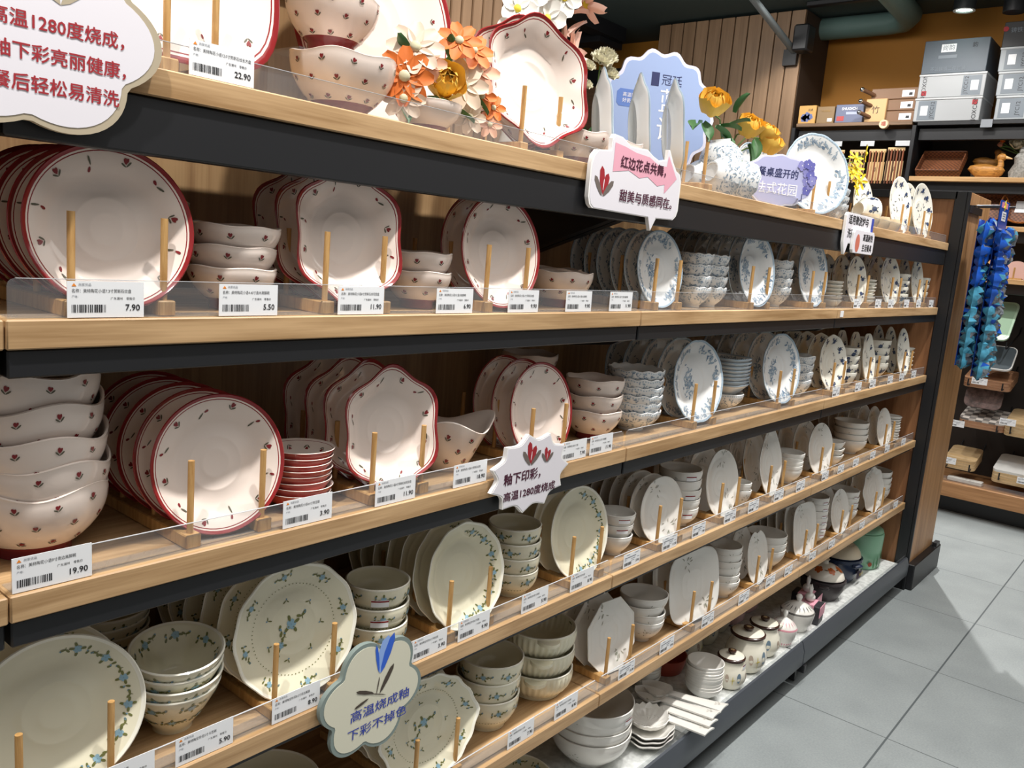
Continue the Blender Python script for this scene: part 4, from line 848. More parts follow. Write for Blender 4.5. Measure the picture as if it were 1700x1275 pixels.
# yellow roses in a jug
jug = thing('jug', 'blue-floral jug holding the yellow silk roses', 'jug', (.66, .20, TP+.0006))
obj('body', bowl_mesh('toile', .05, .12, foot=.6, ex=3.5, key='jug'), jug)
MB().tube([(.046, 0, .10), (.075, 0, .095), (.082, 0, .07), (.07, 0, .04), (.045, 0, .03)], .006, 8).build('handle', TOB, jug)
rs = thing('silk_roses', 'three yellow silk roses with green leaves in a blue-floral jug', 'flowers', (.66, .20, TP+.02))
def S_(x, y, z): return (x-.66, y-.20, z-TP-.02)
for x, z, R, d in ((.48, 1.785, .045, (-.55, -.7, .3)), (.70, 1.762, .042, (-.3, -.8, .2)), (.82, 1.765, .036, (.1, -.7, .6)), (.84, 1.735, .044, (.1, -.9, -.1))):
    rose(rs, S_(x, .15, z-.008), R*.86, FY, (d[0]*.6-.15, -.5, .75))
    MB().tube([(0, 0, 0), (0, -.01, .10), S_((x+.66)/2, .17, z-.02), S_(x, .155, z-.015)], .0022, 6).build('stem', STG, rs)
for x, z, d in ((.629, 1.79, (0, -.3, .9)), (.422, 1.73, (-.8, -.3, -.1)), (.45, 1.735, (-.3, -.6, -.5)), (.52, 1.735, (.7, -.5, -.3)), (.55, 1.74, (.6, -.5, .2)), (.62, 1.70, (.2, -.7, -.6)), (.60, 1.75, (.5, -.5, .5)), (.72, 1.72, (.1, -.5, -.9)), (.76, 1.74, (-.3, -.4, -.8)), (.56, 1.72, (-.2, -.8, -.4))):
    leafp(rs, S_(x, .155, z), .06, d, LEAF, .62)
row(1, 1.045, .075, 1, .04, plate_mesh('toile', .128, .12, 'scallop', .025, seed=16), .12, 'very large scalloped blue-floral plate', 'behind the lilac sign', a=.132, hw=.06, L=.16, yaw=.45)
row(1, .90, .17, 2, .05, plate_mesh('toile', .09, .1, 'round', .02, seed=17), .1, 'blue-floral plate', 'behind the lilac sign and roses', a=.09, L=.16)
stack(1, 1.21, .085, 3, .024, bowl_mesh('toile', .058, .05, foot=.5, wave=.002, nw=10, key='t'), 'blue-floral', 'beside the largest blue plate, top shelf')
MUG = bowl_mesh('navy', .042, .085, foot=.8, ex=3, key='mug')
for k, (x, y) in enumerate(((1.40, .20), (1.50, .24))):
    o = tag(obj('cup', MUG, None, (x, y, TP+.0006)), ['navy-flowered tall cup left of the yellow sprays', 'navy-flowered tall cup holding the yellow sprays'][k], 'cup')
o = tag(obj('bowl', bowl_mesh('navy', .058, .055, key='tip'), None, (1.53, .10, TP+.058), (0, PI/2+.1, -.5)), 'navy-flowered bowl tipped on its side, far top shelf', 'bowl')
ys = thing('silk_sprays', 'lemon yellow silk sprays in a navy-flowered cup', 'flowers', (1.50, .24, TP+.012))
def Y_(x, y, z): return (x-1.5, y-.24, z-TP-.012)
for x, z in ((1.50, 1.80), (1.53, 1.785), (1.50, 1.765), (1.70, 1.81), (1.72, 1.775), (1.78, 1.735), (1.69, 1.755), (1.80, 1.84), (1.60, 1.74), (1.75, 1.71)):
    daisy(ys, Y_(x, .19, z), .032, FYL, (random.uniform(-.6, .2), -.7, random.uniform(0, .8)), 6, 'yellow_bloom', .35, YC, .3, .2, .2)
b = MB()
for x, z in ((1.52, 1.79), (1.71, 1.80), (1.79, 1.83), (1.61, 1.75)): b.tube([(0, 0, 0), (0, 0, .08), Y_((x+1.5)/2, .21, z-.03), Y_(x, .195, z)], .0016, 6)
b.build('stems', STG, ys)
row(1, 1.86, .19, 1, .05, plate_mesh('navy', .085, .105, 'round', .016, seed=18), .105, 'navy-flowered plate', 'at the back, far top shelf', a=.085, L=.14)
row(1, 1.94, .075, 1, .05, plate_mesh('navy', .10, .108, 'scallop', .016, seed=19), .108, 'scalloped navy-flowered plate', 'front one, far top shelf', a=.10, L=.16)
row(1, 2.24, .075, 2, .05, plate_mesh('navy', .105, .112, 'round', .018, seed=20), .112, 'large navy-flowered plate', 'nearest the end panel, top shelf', a=.105, L=.18)
GP = mat('wrapped_gilt_cup', '#d9c5a4', .15)
for k, x in enumerate((1.50, 1.62, 1.74)):
    tag(MB().lathe([(0, .002, 0), (.022, 0, 0), (.03, .01, 0), (.034, .03, 0), (.03, .045, 0), (.027, .043, 0), (.03, .03, 0), (0, .008, 0)], 24).build('cup', GP, None, (x, .045, TP+.0006)), ['first', 'second', 'third'][k]+' of three squat gilt cups before the navy plates', 'cup', 'squat gilt cups')

# ------------------------------------------------------------------ base tray goods
T0 = Z[6]
stack(6, .165, .118, 4, .026, bowl_mesh('white', .104, .088, foot=.5, ex=2.4), 'very large white', 'in the base tray', rz=0, sticker=((3,), .034, .014, .1044, .058, -1.5), tilt=.015, noun='bowl')
tag(obj('bowl', bowl_mesh('cream', .075, .08, foot=.55, deco='inner', key='b'), None, (-.115, .12, T0+.0006)), 'cream flowered bowl at the lower picture edge in the base tray', 'bowl')
wd = MB(); OVW = lambda r, z, t: (r*cos(t)*1.35*(1+.035*cos(8*t)*min(1, r/.05)), r*sin(t)*(1+.035*cos(8*t)*min(1, r/.05)), z)
wd.lathe([(0, .004, 0), (.035, .003, 0), (.038, 0, 0), (.045, .004, 0), (.06, .016, 0), (.066, .024, 0), (.064, .026, 0), (.057, .018, 0), (.042, .008, 0), (0, .008, 0)], 64, OVW)
WDM = wd.mesh('dish', [WHB])
for k in range(3): tag(obj('dish', WDM, None, (.35, .05, T0+.001+k*.013), (0, 0, .3+.05*k)), ['bottom', 'middle', 'top'][k]+' wavy oval white dish in the base tray', 'dish', 'wavy oval white dishes')
sh = MB(); sh.lathe([(0, .003, 0), (.03, 0, 0), (.05, .014, 0), (.055, .026, 0), (.053, .027, 0), (.045, .016, 0), (.028, .005, 0), (0, .006, 0)], 72, lambda r, z, t: (r*cos(t)*1.15*(1+.03*cos(18*t)*(r/.05)), r*sin(t)*(1+.03*cos(18*t)*(r/.05)), z+.002*cos(18*t)*(r/.05)))
tag(sh.build('dish', WHB, None, (.35, .055, T0+.041), (0, 0, .2)), 'white ribbed shell dish on top of the wavy oval dishes', 'dish')
def spoon_mesh():
    b = MB(); vs = []; fs = []; n = 14; m = 22
    # bowl then flat handle, lofted cross-sections along x
    for j in range(m+1):
        s = j/m; x = .25*s
        if s < .36: q = s/.36; w = .041*math.sqrt(max(0.0025, 1-(1-q*1.25)**2)) if q < .8 else .041*(1-.65*((q-.8)/.2)**1.3); dp = .022*(1-(2*q-1)**2)**.7 if q < 1 else 0
        else: q = (s-.36)/.64; w = .0145+.011*q**1.6; dp = 0
        zc = .028*max(0, (s-.25)/.75)**1.2
        for side in (0, 1):
            for i in range(n):
                u = -1+2*i/(n-1); z = zc-dp*(1-u*u) + (.0035*(1-u*u) if s > .4 else 0)
                vs.append((x, u*w, z+(.0022 if side == 0 else -.0022)))
    R_ = 2*n
    for j in range(m):
        for i in range(n-1):
            a = j*R_+i; fs.append([a, a+1, a+R_+1, a+R_]); a2 = a+n; fs.append([a2, a2+R_, a2+R_+1, a2+1])
        for a, c in ((0, n), (n-1, 2*n-1)): fs.append([j*R_+a, j*R_+R_+a, j*R_+R_+c, j*R_+c])
    fs.append([i for i in range(n)]+[n+i for i in range(n)][::-1]); fs.append([m*R_+i for i in range(n)]+[m*R_+n+i for i in range(n)][::-1])
    b.add(vs, fs, 0, True)
    rnd = random.Random(5)
    for mm, p in rotp(grey_sprig(rnd), 0, .016, .05, 0): b.poly([(x, y, -.022*(1-(2*min(1, x/.09)-1)**2)**.7*(1-(y/.041)**2)+.0035) for x, y in p], mm-1)
    for x, y in ((.225, .006), (.222, -.004), (.23, 0)): b.poly([(x+q, y+w, .0335) for q, w in tear(0, 0, .006, .004, .5)], 1)
    return b.mesh('soup_ladle', [WHB, WG, WG2])
SPM = spoon_mesh()
for k, (x, y, z, a) in enumerate(((.405, .150, .046, -1.60), (.43, .155, .056, -1.585), (.452, .16, .066, -1.57), (.50, .165, .062, -1.53))):
    o = obj('soup_ladle', SPM, None, (x, y, T0+z), (0, .02, a)); tag(o, ['nearest', 'second', 'third', 'farthest'][k]+' of four white ladles resting over the tray lip', 'ladle', 'white ladles over the tray lip')
SB = bowl_mesh('white', .055, .042, foot=.45, ex=2, deco=None, key='sb')
stack(6, .665, .054, 9, .0088, SB, 'small white', 'left of the lidded jars', tilt=.01)
stack(6, .585, .215, 9, .0085, SB, 'small white', 'behind the ladles', tilt=.01)
JB = mat('jar_ivory_glaze', '#e8e4d4', .15); JR = mat('jar_brown_rim', '#3c241c', .2); JF = mat('jar_blue_leaf', '#6f8596', .3); JT = mat('jar_tan_leaf', '#b7a595', .3); JY = mat('jar_yellow_sprig', '#d6c65a', .3)
def jar(x, y, R, H, label, rot=0, lid=True):
    t = thing('lidded_jar' if lid else 'jar', label, 'jar', (x, y, T0+.0006), (0, 0, rot), 'ivory jars with painted leaves')
    prof = [(0, 0, 0), (R*.62, 0, 0), (R*.78, H*.06, 0), (R*.97, H*.3, 0), (R, H*.45, 0), (R*.93, H*.68, 0), (R*.76, H*.88, 0), (R*.72, H*.96, 0), (R*.76, H, 1), (R*.70, H, 1), (R*.66, H*.95, 0), (R*.6, H*.3, 0), (0, H*.2, 0)]
    b = MB(); b.lathe(prof, 40); tab = [(z, r) for r, z, _ in prof[1:9]]
    def st(m, th, z0, L, w, a):
        vs = []
        for px, py in tear(-L/2*cos(a), -L/2*sin(a), L, w, a, 10): z = z0+py; r = interp(tab, z)+.0008; vs.append((r*cos(th+px/R), r*sin(th+px/R), z))
        b.poly(vs, m)
    for th in (-2.6, -1.1, .5): st(2, th, H*.52, R*.62, R*.34, 1.5); st(3, th-.75, H*.5, R*.5, R*.28, 1.7); st(4, th-.4, H*.42, R*.6, R*.05, 1.57); st(4, th-.4, H*.45, R*.3, R*.05, .2)
    b.build('body', [JB, JR, JF, JT, JY], t)
    if lid:
        l = MB().lathe([(0, H+.001, 0), (R*.74, H+.001, 1), (R*.84, H+.004, 1), (R*.84, H+.009, 1), (R*.76, H+.012, 0), (R*.5, H+.014, 0), (0, H+.016, 0)], 40).build('lid', [JB, JR], t)
        MB().lathe([(0, H+.012, 0), (R*.14, H+.014, 0), (R*.13, H+.02, 0), (R*.25, H+.022, 0), (R*.25, H+.027, 0), (R*.12, H+.0285, 1), (0, H+.028, 1)], 20).build('knob', [JR, mat('knob_tan', '#a78f6c', .2)], l)
    else:
        MB().tube([(R*.95, 0, H*.5), (R*1.5, 0, H*.75), (R*2.0, 0, H*.9)], [.008, .007, .008], 8).build('handle', JB, t)
    return t
j1 = jar(.79, .030, .050, .088, 'smallest brown-rimmed lidded jar, nearest in the base tray', .5)
stick(j1, .034, .016, .0445, .068, -1.9)
jar(.935, .046, .066, .112, 'largest brown-rimmed lidded jar, behind the smallest one', .9)
jar(1.08, .052, .058, .098, 'brown-rimmed lidded jar before the pink pots', .2)
MB().tube([(.04, -.02, .07), (.075, -.045, .083)], [.008, .006], 8).build('handle', JB, [o for o in COL.objects if o.name.startswith('lidded_jar')][-1])
jar(.86, .215, .052, .10, 'ivory leaf jar without lid left of two at the back', .0, False)
jar(1.00, .225, .05, .105, 'ivory leaf jar without lid in the back row middle', .6, False)
jar(1.12, .24, .05, .11, 'ivory leaf jar without lid farthest in the back row', .3, False)
tag(MB().lathe([(0, .002, 0), (.06, 0, 0), (.07, .03, 0), (.073, .05, 0), (.07, .05, 0), (.056, .008, 0), (0, .008, 0)], 40).build('basin', mat('red_basin_glaze', '#a84a3c', .3), None, (.73, .225, T0+.0006)), 'red basin behind the small white bowls', 'basin')
PKF = mat('pink_feather_print', '#d99aa6', .4)
def lidpot(x, y, R, H, label, spots, m2):
    t = thing('sugar_pot', label, 'pot', (x, y, T0+.0006), (0, 0, random.uniform(0, 6)))
    b = MB(); b.lathe([(0, 0, 0), (R*.6, 0, 0), (R*.9, H*.5, 0), (R, H*.95, 0), (R, H, 1), (R*.95, H, 1), (R*.5, H*.2, 0), (0, H*.15, 0)], 32); rnd = random.Random(int(x*100))
    for k in range(26):
        th = 2*PI*k/26 if not spots else rnd.uniform(0, 6.28); zz = H*(.45 if not spots else rnd.uniform(.3, .8)); L = H*.75 if not spots else .012
        vs = []
        for px, py in tear(0, -L/2, L, L*(.25 if not spots else .4), PI/2 if not spots else rnd.uniform(0, 3)): z = min(H*.98, max(.002, zz+py)); r = R*(.6+.4*min(1, (z/H))**.8)+.001; vs.append((r*cos(th+px/R), r*sin(th+px/R), z))
        b.poly(vs, 1)
    b.build('body', [WHB, m2], t)
    l = MB().lathe([(R*.98, H+.001, 1), (R*.95, H+.006, 0), (R*.7, H+.02, 0), (R*.35, H+.03, 0), (R*.12, H+.036, 0), (R*.16, H+.044, 0), (R*.2, H+.052, 0), (R*.12, H+.06, 0), (0, H+.063, 0)], 32)
    for k in range(18):
        th = 2*PI*k/18; l.poly([((R*(.55+.3*q))*cos(th+p), (R*(.55+.3*q))*sin(th+p), H+.0262-.0135*q+.001) for p, q in ((-.05, .5), (0, 0), (.05, .5), (0, 1.1))], 1)
    l.build('lid', [WHB, m2], t); MB().tube([(R*.8, 0, H+.006), (R*1.25, 0, H+.012), (R*1.6, 0, H+.02)], [.004, .004, .006], 8).build('spoon_handle', WHB, t)
lidpot(1.20, .030, .046, .062, 'white lidded pot with pink feathers beside the brown-rimmed jars', False, PKF)
lidpot(1.36, .045, .060, .070, 'white lidded pot with dark and pink speckles before the rabbit boxes', True, mat('speckle_grey', '#6b6a66', .4))
for k, (x, y, z) in enumerate(((1.22, .24, 0), (1.36, .25, 0), (1.24, .235, .055), (1.38, .25, .05))):
    b = MB(); b.lathe([(0, 0, 0), (.035, 0, 0), (.055, .02, 0), (.06, .06, 0), (.058, .06, 0), (.03, .008, 0), (0, .006, 0)], 32)
    for q in range(16): b.poly([((.0355+.026*min(1, (z_/.06))**.55)*cos(2*PI*q/16+p), (.0355+.026*min(1, (z_/.06))**.55)*sin(2*PI*q/16+p), z_) for p, z_ in ((0, .006), (.14, .03), (0, .056), (-.14, .03))], 1)
    tag(b.build('bowl', [mat('pink_glaze', '#d9b6b6', .2), mat('rose_feather', '#b5687a', .3)], None, (x, y, T0+.0006+z)), ['lower pink feather-patterned bowl behind the brown-rimmed jars', 'lower pink feather-patterned bowl behind the speckled pot', 'upper pink feather-patterned bowl behind the feathered pot', 'upper pink feather-patterned bowl behind the rabbit boxes'][k], 'bowl')
for k, (x, y) in enumerate(((1.475, .035), (1.555, .075))):
    t = thing('gift_box', ['pink and black gift box with a rabbit lid, nearer one', 'pink and black gift box with a rabbit lid, farther one'][k], 'box', (x, y, T0+.0006), (0, 0, .1), 'rabbit-lid gift boxes')
    MB().box((0, .01, .035), (.066, .095, .07), 0, .003).build('carton', mat('carton_black', '#2f2e33', .5), t)
    b = MB().box((0, .01, .0705), (.069, .05, .003)).box((.0345, .01, .035), (.002, .05, .07)).box((-.0345, .01, .035), (.002, .05, .07)).box((0, -.0385, .05), (.069, .002, .04)); b.build('pink_sleeve', mat('sleeve_pink', '#e2a3b4', .5), t)
    text('兔宝', .016, INK, t, (.0362, .01, .035), (PI/2, 0, PI/2), 'lettering')
    r = MB(); r.sphere((0, .01, .088), .019, 0, 14, (1, 1, .9)); r.build('rabbit_body', WHB, t)
    e = MB()
    for s in (-1, 1): e.tube([(s*.005, .01, .10), (s*.009, .01, .118), (s*.010, .012, .134)], [.0045, .006, .002], 8)
    e.build('rabbit_ears', WHB, t)
def pot(x, y, R, H, label, cm, lm, lidh, deco, rot=0):
    t = thing('casserole', label, 'casserole', (x, y, T0+.0006), (0, 0, rot))
    MB().lathe([(0, 0, 0), (R*.66, 0, 0), (R*.72, .006, 0), (R*.92, H*.5, 0), (R*.95, H*.85, 0), (R, H*.88, 0), (R, H, 0), (R*.93, H, 0), (R*.85, H*.6, 0), (0, H*.2, 0)], 48).build('body', cm, t)
    l = MB().lathe([(R*.9, H+.001, 1), (R*.92, H+.006, 0)]+[(R*.9*cos(a), H+.006+lidh*sin(a), 0) for a in (.15, .35, .6, .85, 1.1, 1.35)]+[(0, H+.006+lidh, 0)], 48); rnd = random.Random(4)
    def lz(r): return H+.006+lidh*math.sqrt(max(0, 1-(r/(R*.9))**2))+.0012
    if deco == 'flower':
        for k in range(7):
            a = 2*PI*k/7; c = R*.62
            for m, p in rotp(flower(2, 1, 3, 5), a, R*.17, c*cos(a), c*sin(a))+rotp([(3, tear(0, 0, 1, .3, 0))], a+2, R*.2, c*cos(a+.35), c*sin(a+.35)): l.poly([(px, py, lz(math.hypot(px, py))) for px, py in p], m)
    else:
        for k in range(36):
            a = 2*PI*k/36; l.poly([(r*cos(a+d), r*sin(a+d), lz(r)) for r, d in ((R*.2, -.05), (R*.62, -.022), (R*.62, .022), (R*.2, .05))], 2)
    lo = l.build('lid', lm, t)
    MB().lathe([(0, H+.004+lidh, 0), (R*.16, H+.004+lidh, 0), (R*.14, H+.016+lidh, 0), (R*.2, H+.022+lidh, 0), (0, H+.028+lidh, 0)], 24).build('knob', lm[0], lo)
    for s in (-1, 1): MB().box((s*R*1.03, 0, H*.82), (R*.22, R*.5, .014), 0, .005).build('handle', cm, t)
    return t
pot(1.745, .095, .088, .082, 'dark brown casserole with a white lid painted with orange flowers', mat('dark_clay', '#3b3436', .4), [mat('lid_white', '#e9e4d8', .15), mat('lid_rim_dark', '#352f30', .4), mat('lid_orange', '#c8672a', .3), mat('lid_leaf_brown', '#6a4c2c', .3)], .05, 'flower', .4)
nv = pot(2.0, .125, .097, .105, 'navy casserole with a cream fluted lid beside the green pot', mat('navy_glaze', '#27324a', .2), [mat('lid_cream', '#d9cdb4', .25), mat('lid_rim_navy', '#27324a', .2), mat('lid_flute', '#8c8069', .4)], .06, 'fan', 1.2)
q = MB(); n = 8
q.add([(.0985*cos(-1.9-1.2+.10*i+j*0), .0985*sin(-1.9-1.2+.10*i), .03+.035*j) for j in (0, 1) for i in range(n)], [[i, i+1, n+i+1, n+i] for i in range(n-1)], 0)
q.build('label_band', mat('label_dark_print', '#4a3f4e', .5), nv)
text('陶瓷煲', .016, mat('label_yellow', '#e5cf6a', .6), nv, (.1005*cos(-2.75), .1005*sin(-2.75), .047), (PI/2, 0, -2.75+PI/2))
GR = mat('celadon_glaze', '#8dbd9e', .15); GD = mat('reed_green', '#3f7a50', .3)
g = thing('storage_pot', 'tall pale green lidded pot with reeds beside the end panel', 'pot', (2.265, .12, T0+.0006), (0, 0, .3))
b = MB(); Rg = .094; b.lathe([(0, 0, 0), (Rg*.86, 0, 0), (Rg*.93, .008, 0), (Rg*.98, .08, 0), (Rg, .15, 0), (Rg*.98, .158, 0), (Rg*.9, .158, 0), (0, .15, 0)], 48)
for k, (th, h, w) in enumerate(((-2.2, .07, .010), (-2.0, .09, .012), (-1.85, .075, .01), (-1.7, .06, .01), (-2.4, .05, .009))):
    b.poly([((Rg*.99+.002)*cos(th+px/Rg), (Rg*.99+.002)*sin(th+px/Rg), .012+py) for px, py in ((-w/2, 0), (w/2, 0), (w*.2, h*.7), (0, h))], 1)
for th, z in ((-1.4, .05), (-2.6, .03)): b.poly([((Rg*.99+.0025)*cos(th+.10*cos(a)), (Rg*.99+.0025)*sin(th+.10*cos(a)), z+.010*sin(a)) for a in (2*PI*i/12 for i in range(12))], 2)
b.build('body', [GR, GD, mat('red_fish', '#a4553f', .3)], g)
gl = MB().lathe([(Rg*.93, .159, 0), (Rg*.96, .164, 0), (Rg*.9, .176, 0), (Rg*.6, .19, 0), (0, .195, 0)], 48).build('lid', GR, g)
MB().tube([(-.03, 0, .19), (-.02, 0, .205), (.02, 0, .205), (.03, 0, .19)], .006, 8).build('handle', GR, gl)
# ------------------------------------------------------------------ hanging strips of scourers on the end column
SC1 = mat('pouch_blue', '#1f56b8', .25, vary=.3, scale=30); SC2 = mat('pouch_cyan', '#4a93b0', .22, vary=.3, scale=40); SC3 = mat('steel_wool', '#8d949c', .35, .5, .5, vary=.5, scale=120); SC4 = mat('strip_blue', '#1c4fb4', .2)
def strip(x, y, ztop, zbot, w, n, label, head):
    t = thing('scourer_strip', label, 'strip', (x, y, ztop)); L = ztop-zbot
    MB().box((0, .004, -L/2), (w*.8, .0012, L)).build('backing_strip', SC4, t)
    if head:
        hc = MB().box((0, -.002, -.06), (w, .002, .12)).build('header_card', SC4, t)
        MB().box((-.01, -.0036, -.018), (w*.7, .001, .022)).build('lettering_band', mat('header_pink', '#d88aa6', .5), hc)
        MB().box((.0, -.0036, -.062), (w*.45, .001, .038)).build('price_label', WHITE, hc)
        b = MB()
        for k in range(3): b.box((-.0, -.0044, -.052-.009*k), (w*.33, .0006, .003))
        b.build('small_print', GREYINK, hc)
        st = MB(); st.prism([(.022*(1 if k % 2 else .5)*cos(k*PI/6), .022*(1 if k % 2 else .5)*sin(k*PI/6)) for k in range(12)], -.0055, -.0035, 0, None, Matrix.Translation((-.01, 0, -.018)) @ Matrix.Rotation(PI/2, 4, 'X') @ Matrix.Scale(-1, 4, (0, 0, 1)))
        st.build('yellow_burst', FYL, hc)
    z0 = -.13 if head else -.02; rnd = random.Random(int(x*1000)); h = (L+z0)/n
    for k in range(n):
        for s in (-1, 1):
            b = MB(); cz = z0-h*(k+.5)+(h*.25 if s > 0 else 0); cx = s*w*.26; nn = 7; grid = []
            for sd in (-1, 1):
                for j in range(nn):
                    for i in range(nn):
                        u, v = i/(nn-1)*2-1, j/(nn-1)*2-1; q = (1-u**4)*(1-v**4)
                        grid.append((cx+u*w*.33+rnd.uniform(-.004, .004), -.022+sd*.022*q*(1+.75*rnd.uniform(-1, 1))-.004, cz+v*h*.60+rnd.uniform(-.005, .005)))
            fs = []; ms = []
            for sd in (0, 1):
                for j in range(nn-1):
                    for i in range(nn-1):
                        a = sd*nn*nn+j*nn+i; fs.append([a, a+1, a+nn+1, a+nn] if sd else [a, a+nn, a+nn+1, a+1]); ms.append(1 if (i in (0, nn-2) or j in (0,)) else rnd.choice((0, 0, 1, 2, 2)))
            b.add(grid, fs, ms, False); p = b.build('pouch', [SC2 if (k+s) % 3 else SC1, SC1 if k < n*.4 else SC2, SC3], t)
            bl = MB(); bl.sphere((cx, -.034, cz+.004), w*.17, 0, 9, (1, .62, .8)); bl.build('steel_wool_ball', SC3, p)
    return t
hk = MB().tube([(2.50, -.045, 1.715), (2.50, -.16, 1.72)], .0035, 8).tube([(2.62, -.045, 1.72), (2.62, -.19, 1.725)], .0035, 8).box((2.56, -.053, 1.70), (.22, .006, .03)).build('hook_bar', BLACK)
tag(hk, 'black hook bar on the end column carrying the blue scourer strips', 'hook')
strip(2.50, -.10, 1.66, 1.04, .13, 7, 'darker blue strip of steel scourers against the end column', False)
strip(2.53, -.165, 1.74, 1.00, .17, 8, 'bright blue strip of steel scourers hanging in front', True)

# ------------------------------------------------------------------ far shelf wall
FX = 4.0; LOAK = wood('far_board_wood', '#cfa878', '#b18a5c', 1)
def far_board(y0, y1, z, label, m, th=.028, d=.40, x=FX):
    return tag(MB().box((x+d/2, (y0+y1)/2, z-th/2), (d, y1-y0, th), 0, .002).build('shelf_board', m), label, 'shelf', 'boards of the far wall shelves')
DKP = mat('far_dark_panel', '#2b2420', .6)
for y, nm in ((1.415, 'black upright beside the slatted column'), (.665, 'black upright between the far shelf bays'), (-.62, 'black upright at the right of the far shelves')):
    tag(MB().box((FX+.2, y, 1.15), (.40, .024, 2.3), 0, .002).build('upright', BLACK), nm, 'upright')
struct(MB().box((4.41, .35, 1.15), (.02, 2.2, 2.3)).build('wall_far_panel', DKP))
far_board(.68, 1.40, 2.325, 'far top board under the gift boxes and knife blocks', wood('far_top_wood', '#8a6f55', '#6d553f', 1), .022)
far_board(-.60, .65, 2.318, 'far top board under the stacked cookware cartons', BLACK, .022)
far_board(.68, 1.40, 1.70, 'far board hidden behind the display plates', LOAK)
far_board(-.60, .65, 2.0, 'far board under the wicker tray and the ducks', LOAK)
far_board(-.60, .65, 1.728, 'far board under the round wicker baskets', LOAK)
far_board(-.60, .65, 1.432, 'far board under the small chopping boards', LOAK)
for k, (y0, y1, z) in enumerate(((.68, 1.40, 2.25), (-.60, .65, 2.25), (-.60, .65, 1.945), (-.60, .65, 1.673), (-.60, .65, 1.38))):
    tag(MB().box((FX+.06, (y0+y1)/2, z), (.04, y1-y0-.01, .07), 0, .003).build('beam', BLACK), ['black beam under the far knife-block board', 'black beam under the far carton board', 'black beam under the far wicker board', 'black beam under the far basket board', 'black beam under the far chopping-board board'][k], 'beam')
pw = thing('plinth', 'oak plinth base under the far shelves', 'plinth', (FX, .0, 0))
MB().box((.2, .02, .155), (.42, 1.27, .09), 0, .003).build('board', PLINTHW, pw); MB().box((.25, .02, .055), (.30, 1.25, .11)).build('kick_plate', BLACK, pw)
MB().box((.012, .02, .215), (.002, 1.2, .03)).build('front_panel', ACR, pw)
def carton(y0, y1, z0, z1, d, col, label, x=FX+.015, edge=None, extra=None):
    t = thing('carton', label, 'box', (x, (y0+y1)/2, z0+.0006)); h = z1-z0; w = y1-y0
    MB().box((d/2, 0, h/2), (d, w, h), 0, .003).build('carton_body', mat('carton_'+col.strip('#'), col, .5), t)
    if edge: MB().box((d/2-.002, 0, h-.006), (d+.006, w+.006, .012), 0, .002).build('lid_edge', mat('carton_'+edge.strip('#'), edge, .5), t)
    return t
FWST = (PI/2, 0, -PI/2)     # lettering that faces the aisle from the far wall (towards -x)
def ftext(body, size, m, par, y, z, roll=0, **k): return text(body, size, m, par, (-.0016, y, z), (PI/2, 0, -PI/2) if not roll else Euler((PI/2, 0, -PI/2)).to_matrix().to_4x4().__matmul__(Matrix.Rotation(roll, 4, 'Z')).to_euler(), **k)
def patch(par, y0, y1, z0, z1, m, name='label', off=-.0008): return MB().box((off, (y0+y1)/2, (z0+z1)/2), (.0012, y1-y0, z1-z0)).build(name, m, par)
PG = mat('panel_grey', '#737c85', .5); GOLDP = mat('gold_print', '#b08a4a', .4)
Zt = 2.325
t = carton(1.285, 1.40, Zt, Zt+.115, .08, '#d1a35c', 'gold gift box with blue flowers, far top board', edge=None)
motif_b = MB()
for k in range(5):
    for m, p in rotp(flower(0, .02, 1, 5), k, 1, -.02+.02*(k % 3), .03+.012*(k//2)): motif_b.poly([(-.001, -px, py) for px, py in p], m)
motif_b.build('printed_flowers', [mat('box_flower_blue', '#6a79b0', .5), SWHT], t); ftext('花语', .016, SBR, t, -.02, .085)
t = carton(1.165, 1.278, Zt, Zt+.105, .08, '#8d7350', 'brown gift box beside the gold gift box, far top board'); ftext('礼品瓷器', .014, GOLDP, t, 0, .075); patch(t, -.045, -.015, .01, .03, WHITE)
t = carton(.985, 1.158, Zt, Zt+.112, .07, '#6b728c', 'slate blue gift box with a white name, far top board'); ftext('SHUOICH', .022, SWHT, t, 0, .085, bold=.0006); patch(t, .03, .075, .012, .04, mat('label_red', '#b44a4a', .5)); patch(t, -.06, .02, .05, .066, mat('band_pale', '#aab2cc', .5))
t = carton(.85, .975, Zt, Zt+.14, .06, '#c9a271', 'kraft gift box behind the handled boxes, far top board'); ftext('竹', .05, SBR, t, 0, .07)
for k in range(3):
    y0 = .68; z0 = Zt+k*.068; t = carton(y0, .955, z0, z0+.066, .20, '#7a5a40', ['bottom', 'middle', 'top'][k]+' brown handled box of the stack on the far top board', x=FX+.03)
    t['group'] = 'brown handled boxes'; MB().tube([(-.002, .12, .028), (-.07, .17+.0*k, .05)], .012, 10).build('handle', mat('handle_brown', '#6a4a34', .4), t); MB().sphere((-.074, .173, .051), .014, 0, 10).build('handle_cap', mat('chrome', '#d8d8d8', .15, .5, 1), t)
    patch(t, -.115, -.045, .012, .05, WHITE); patch(t, -.105, -.085, .02, .036, INK, 'barcode', -.0018)
t = MB().lathe([(0, .022, 0), (.026, .024, 0), (.028, 0, 0), (0, 0, 0)], 24).mesh('seal', [mat('seal_cream', '#e5c9a4', .5)])
sl = tag(obj('seal_sticker', t, None, (FX-.001, .84, 2.306), (0, -PI/2, 0)), 'round cream seal with a red mark on the far top board edge', 'sticker'); text('福', .03, SRED, sl, (.0, 0, .025), (0, 0, -PI/2))
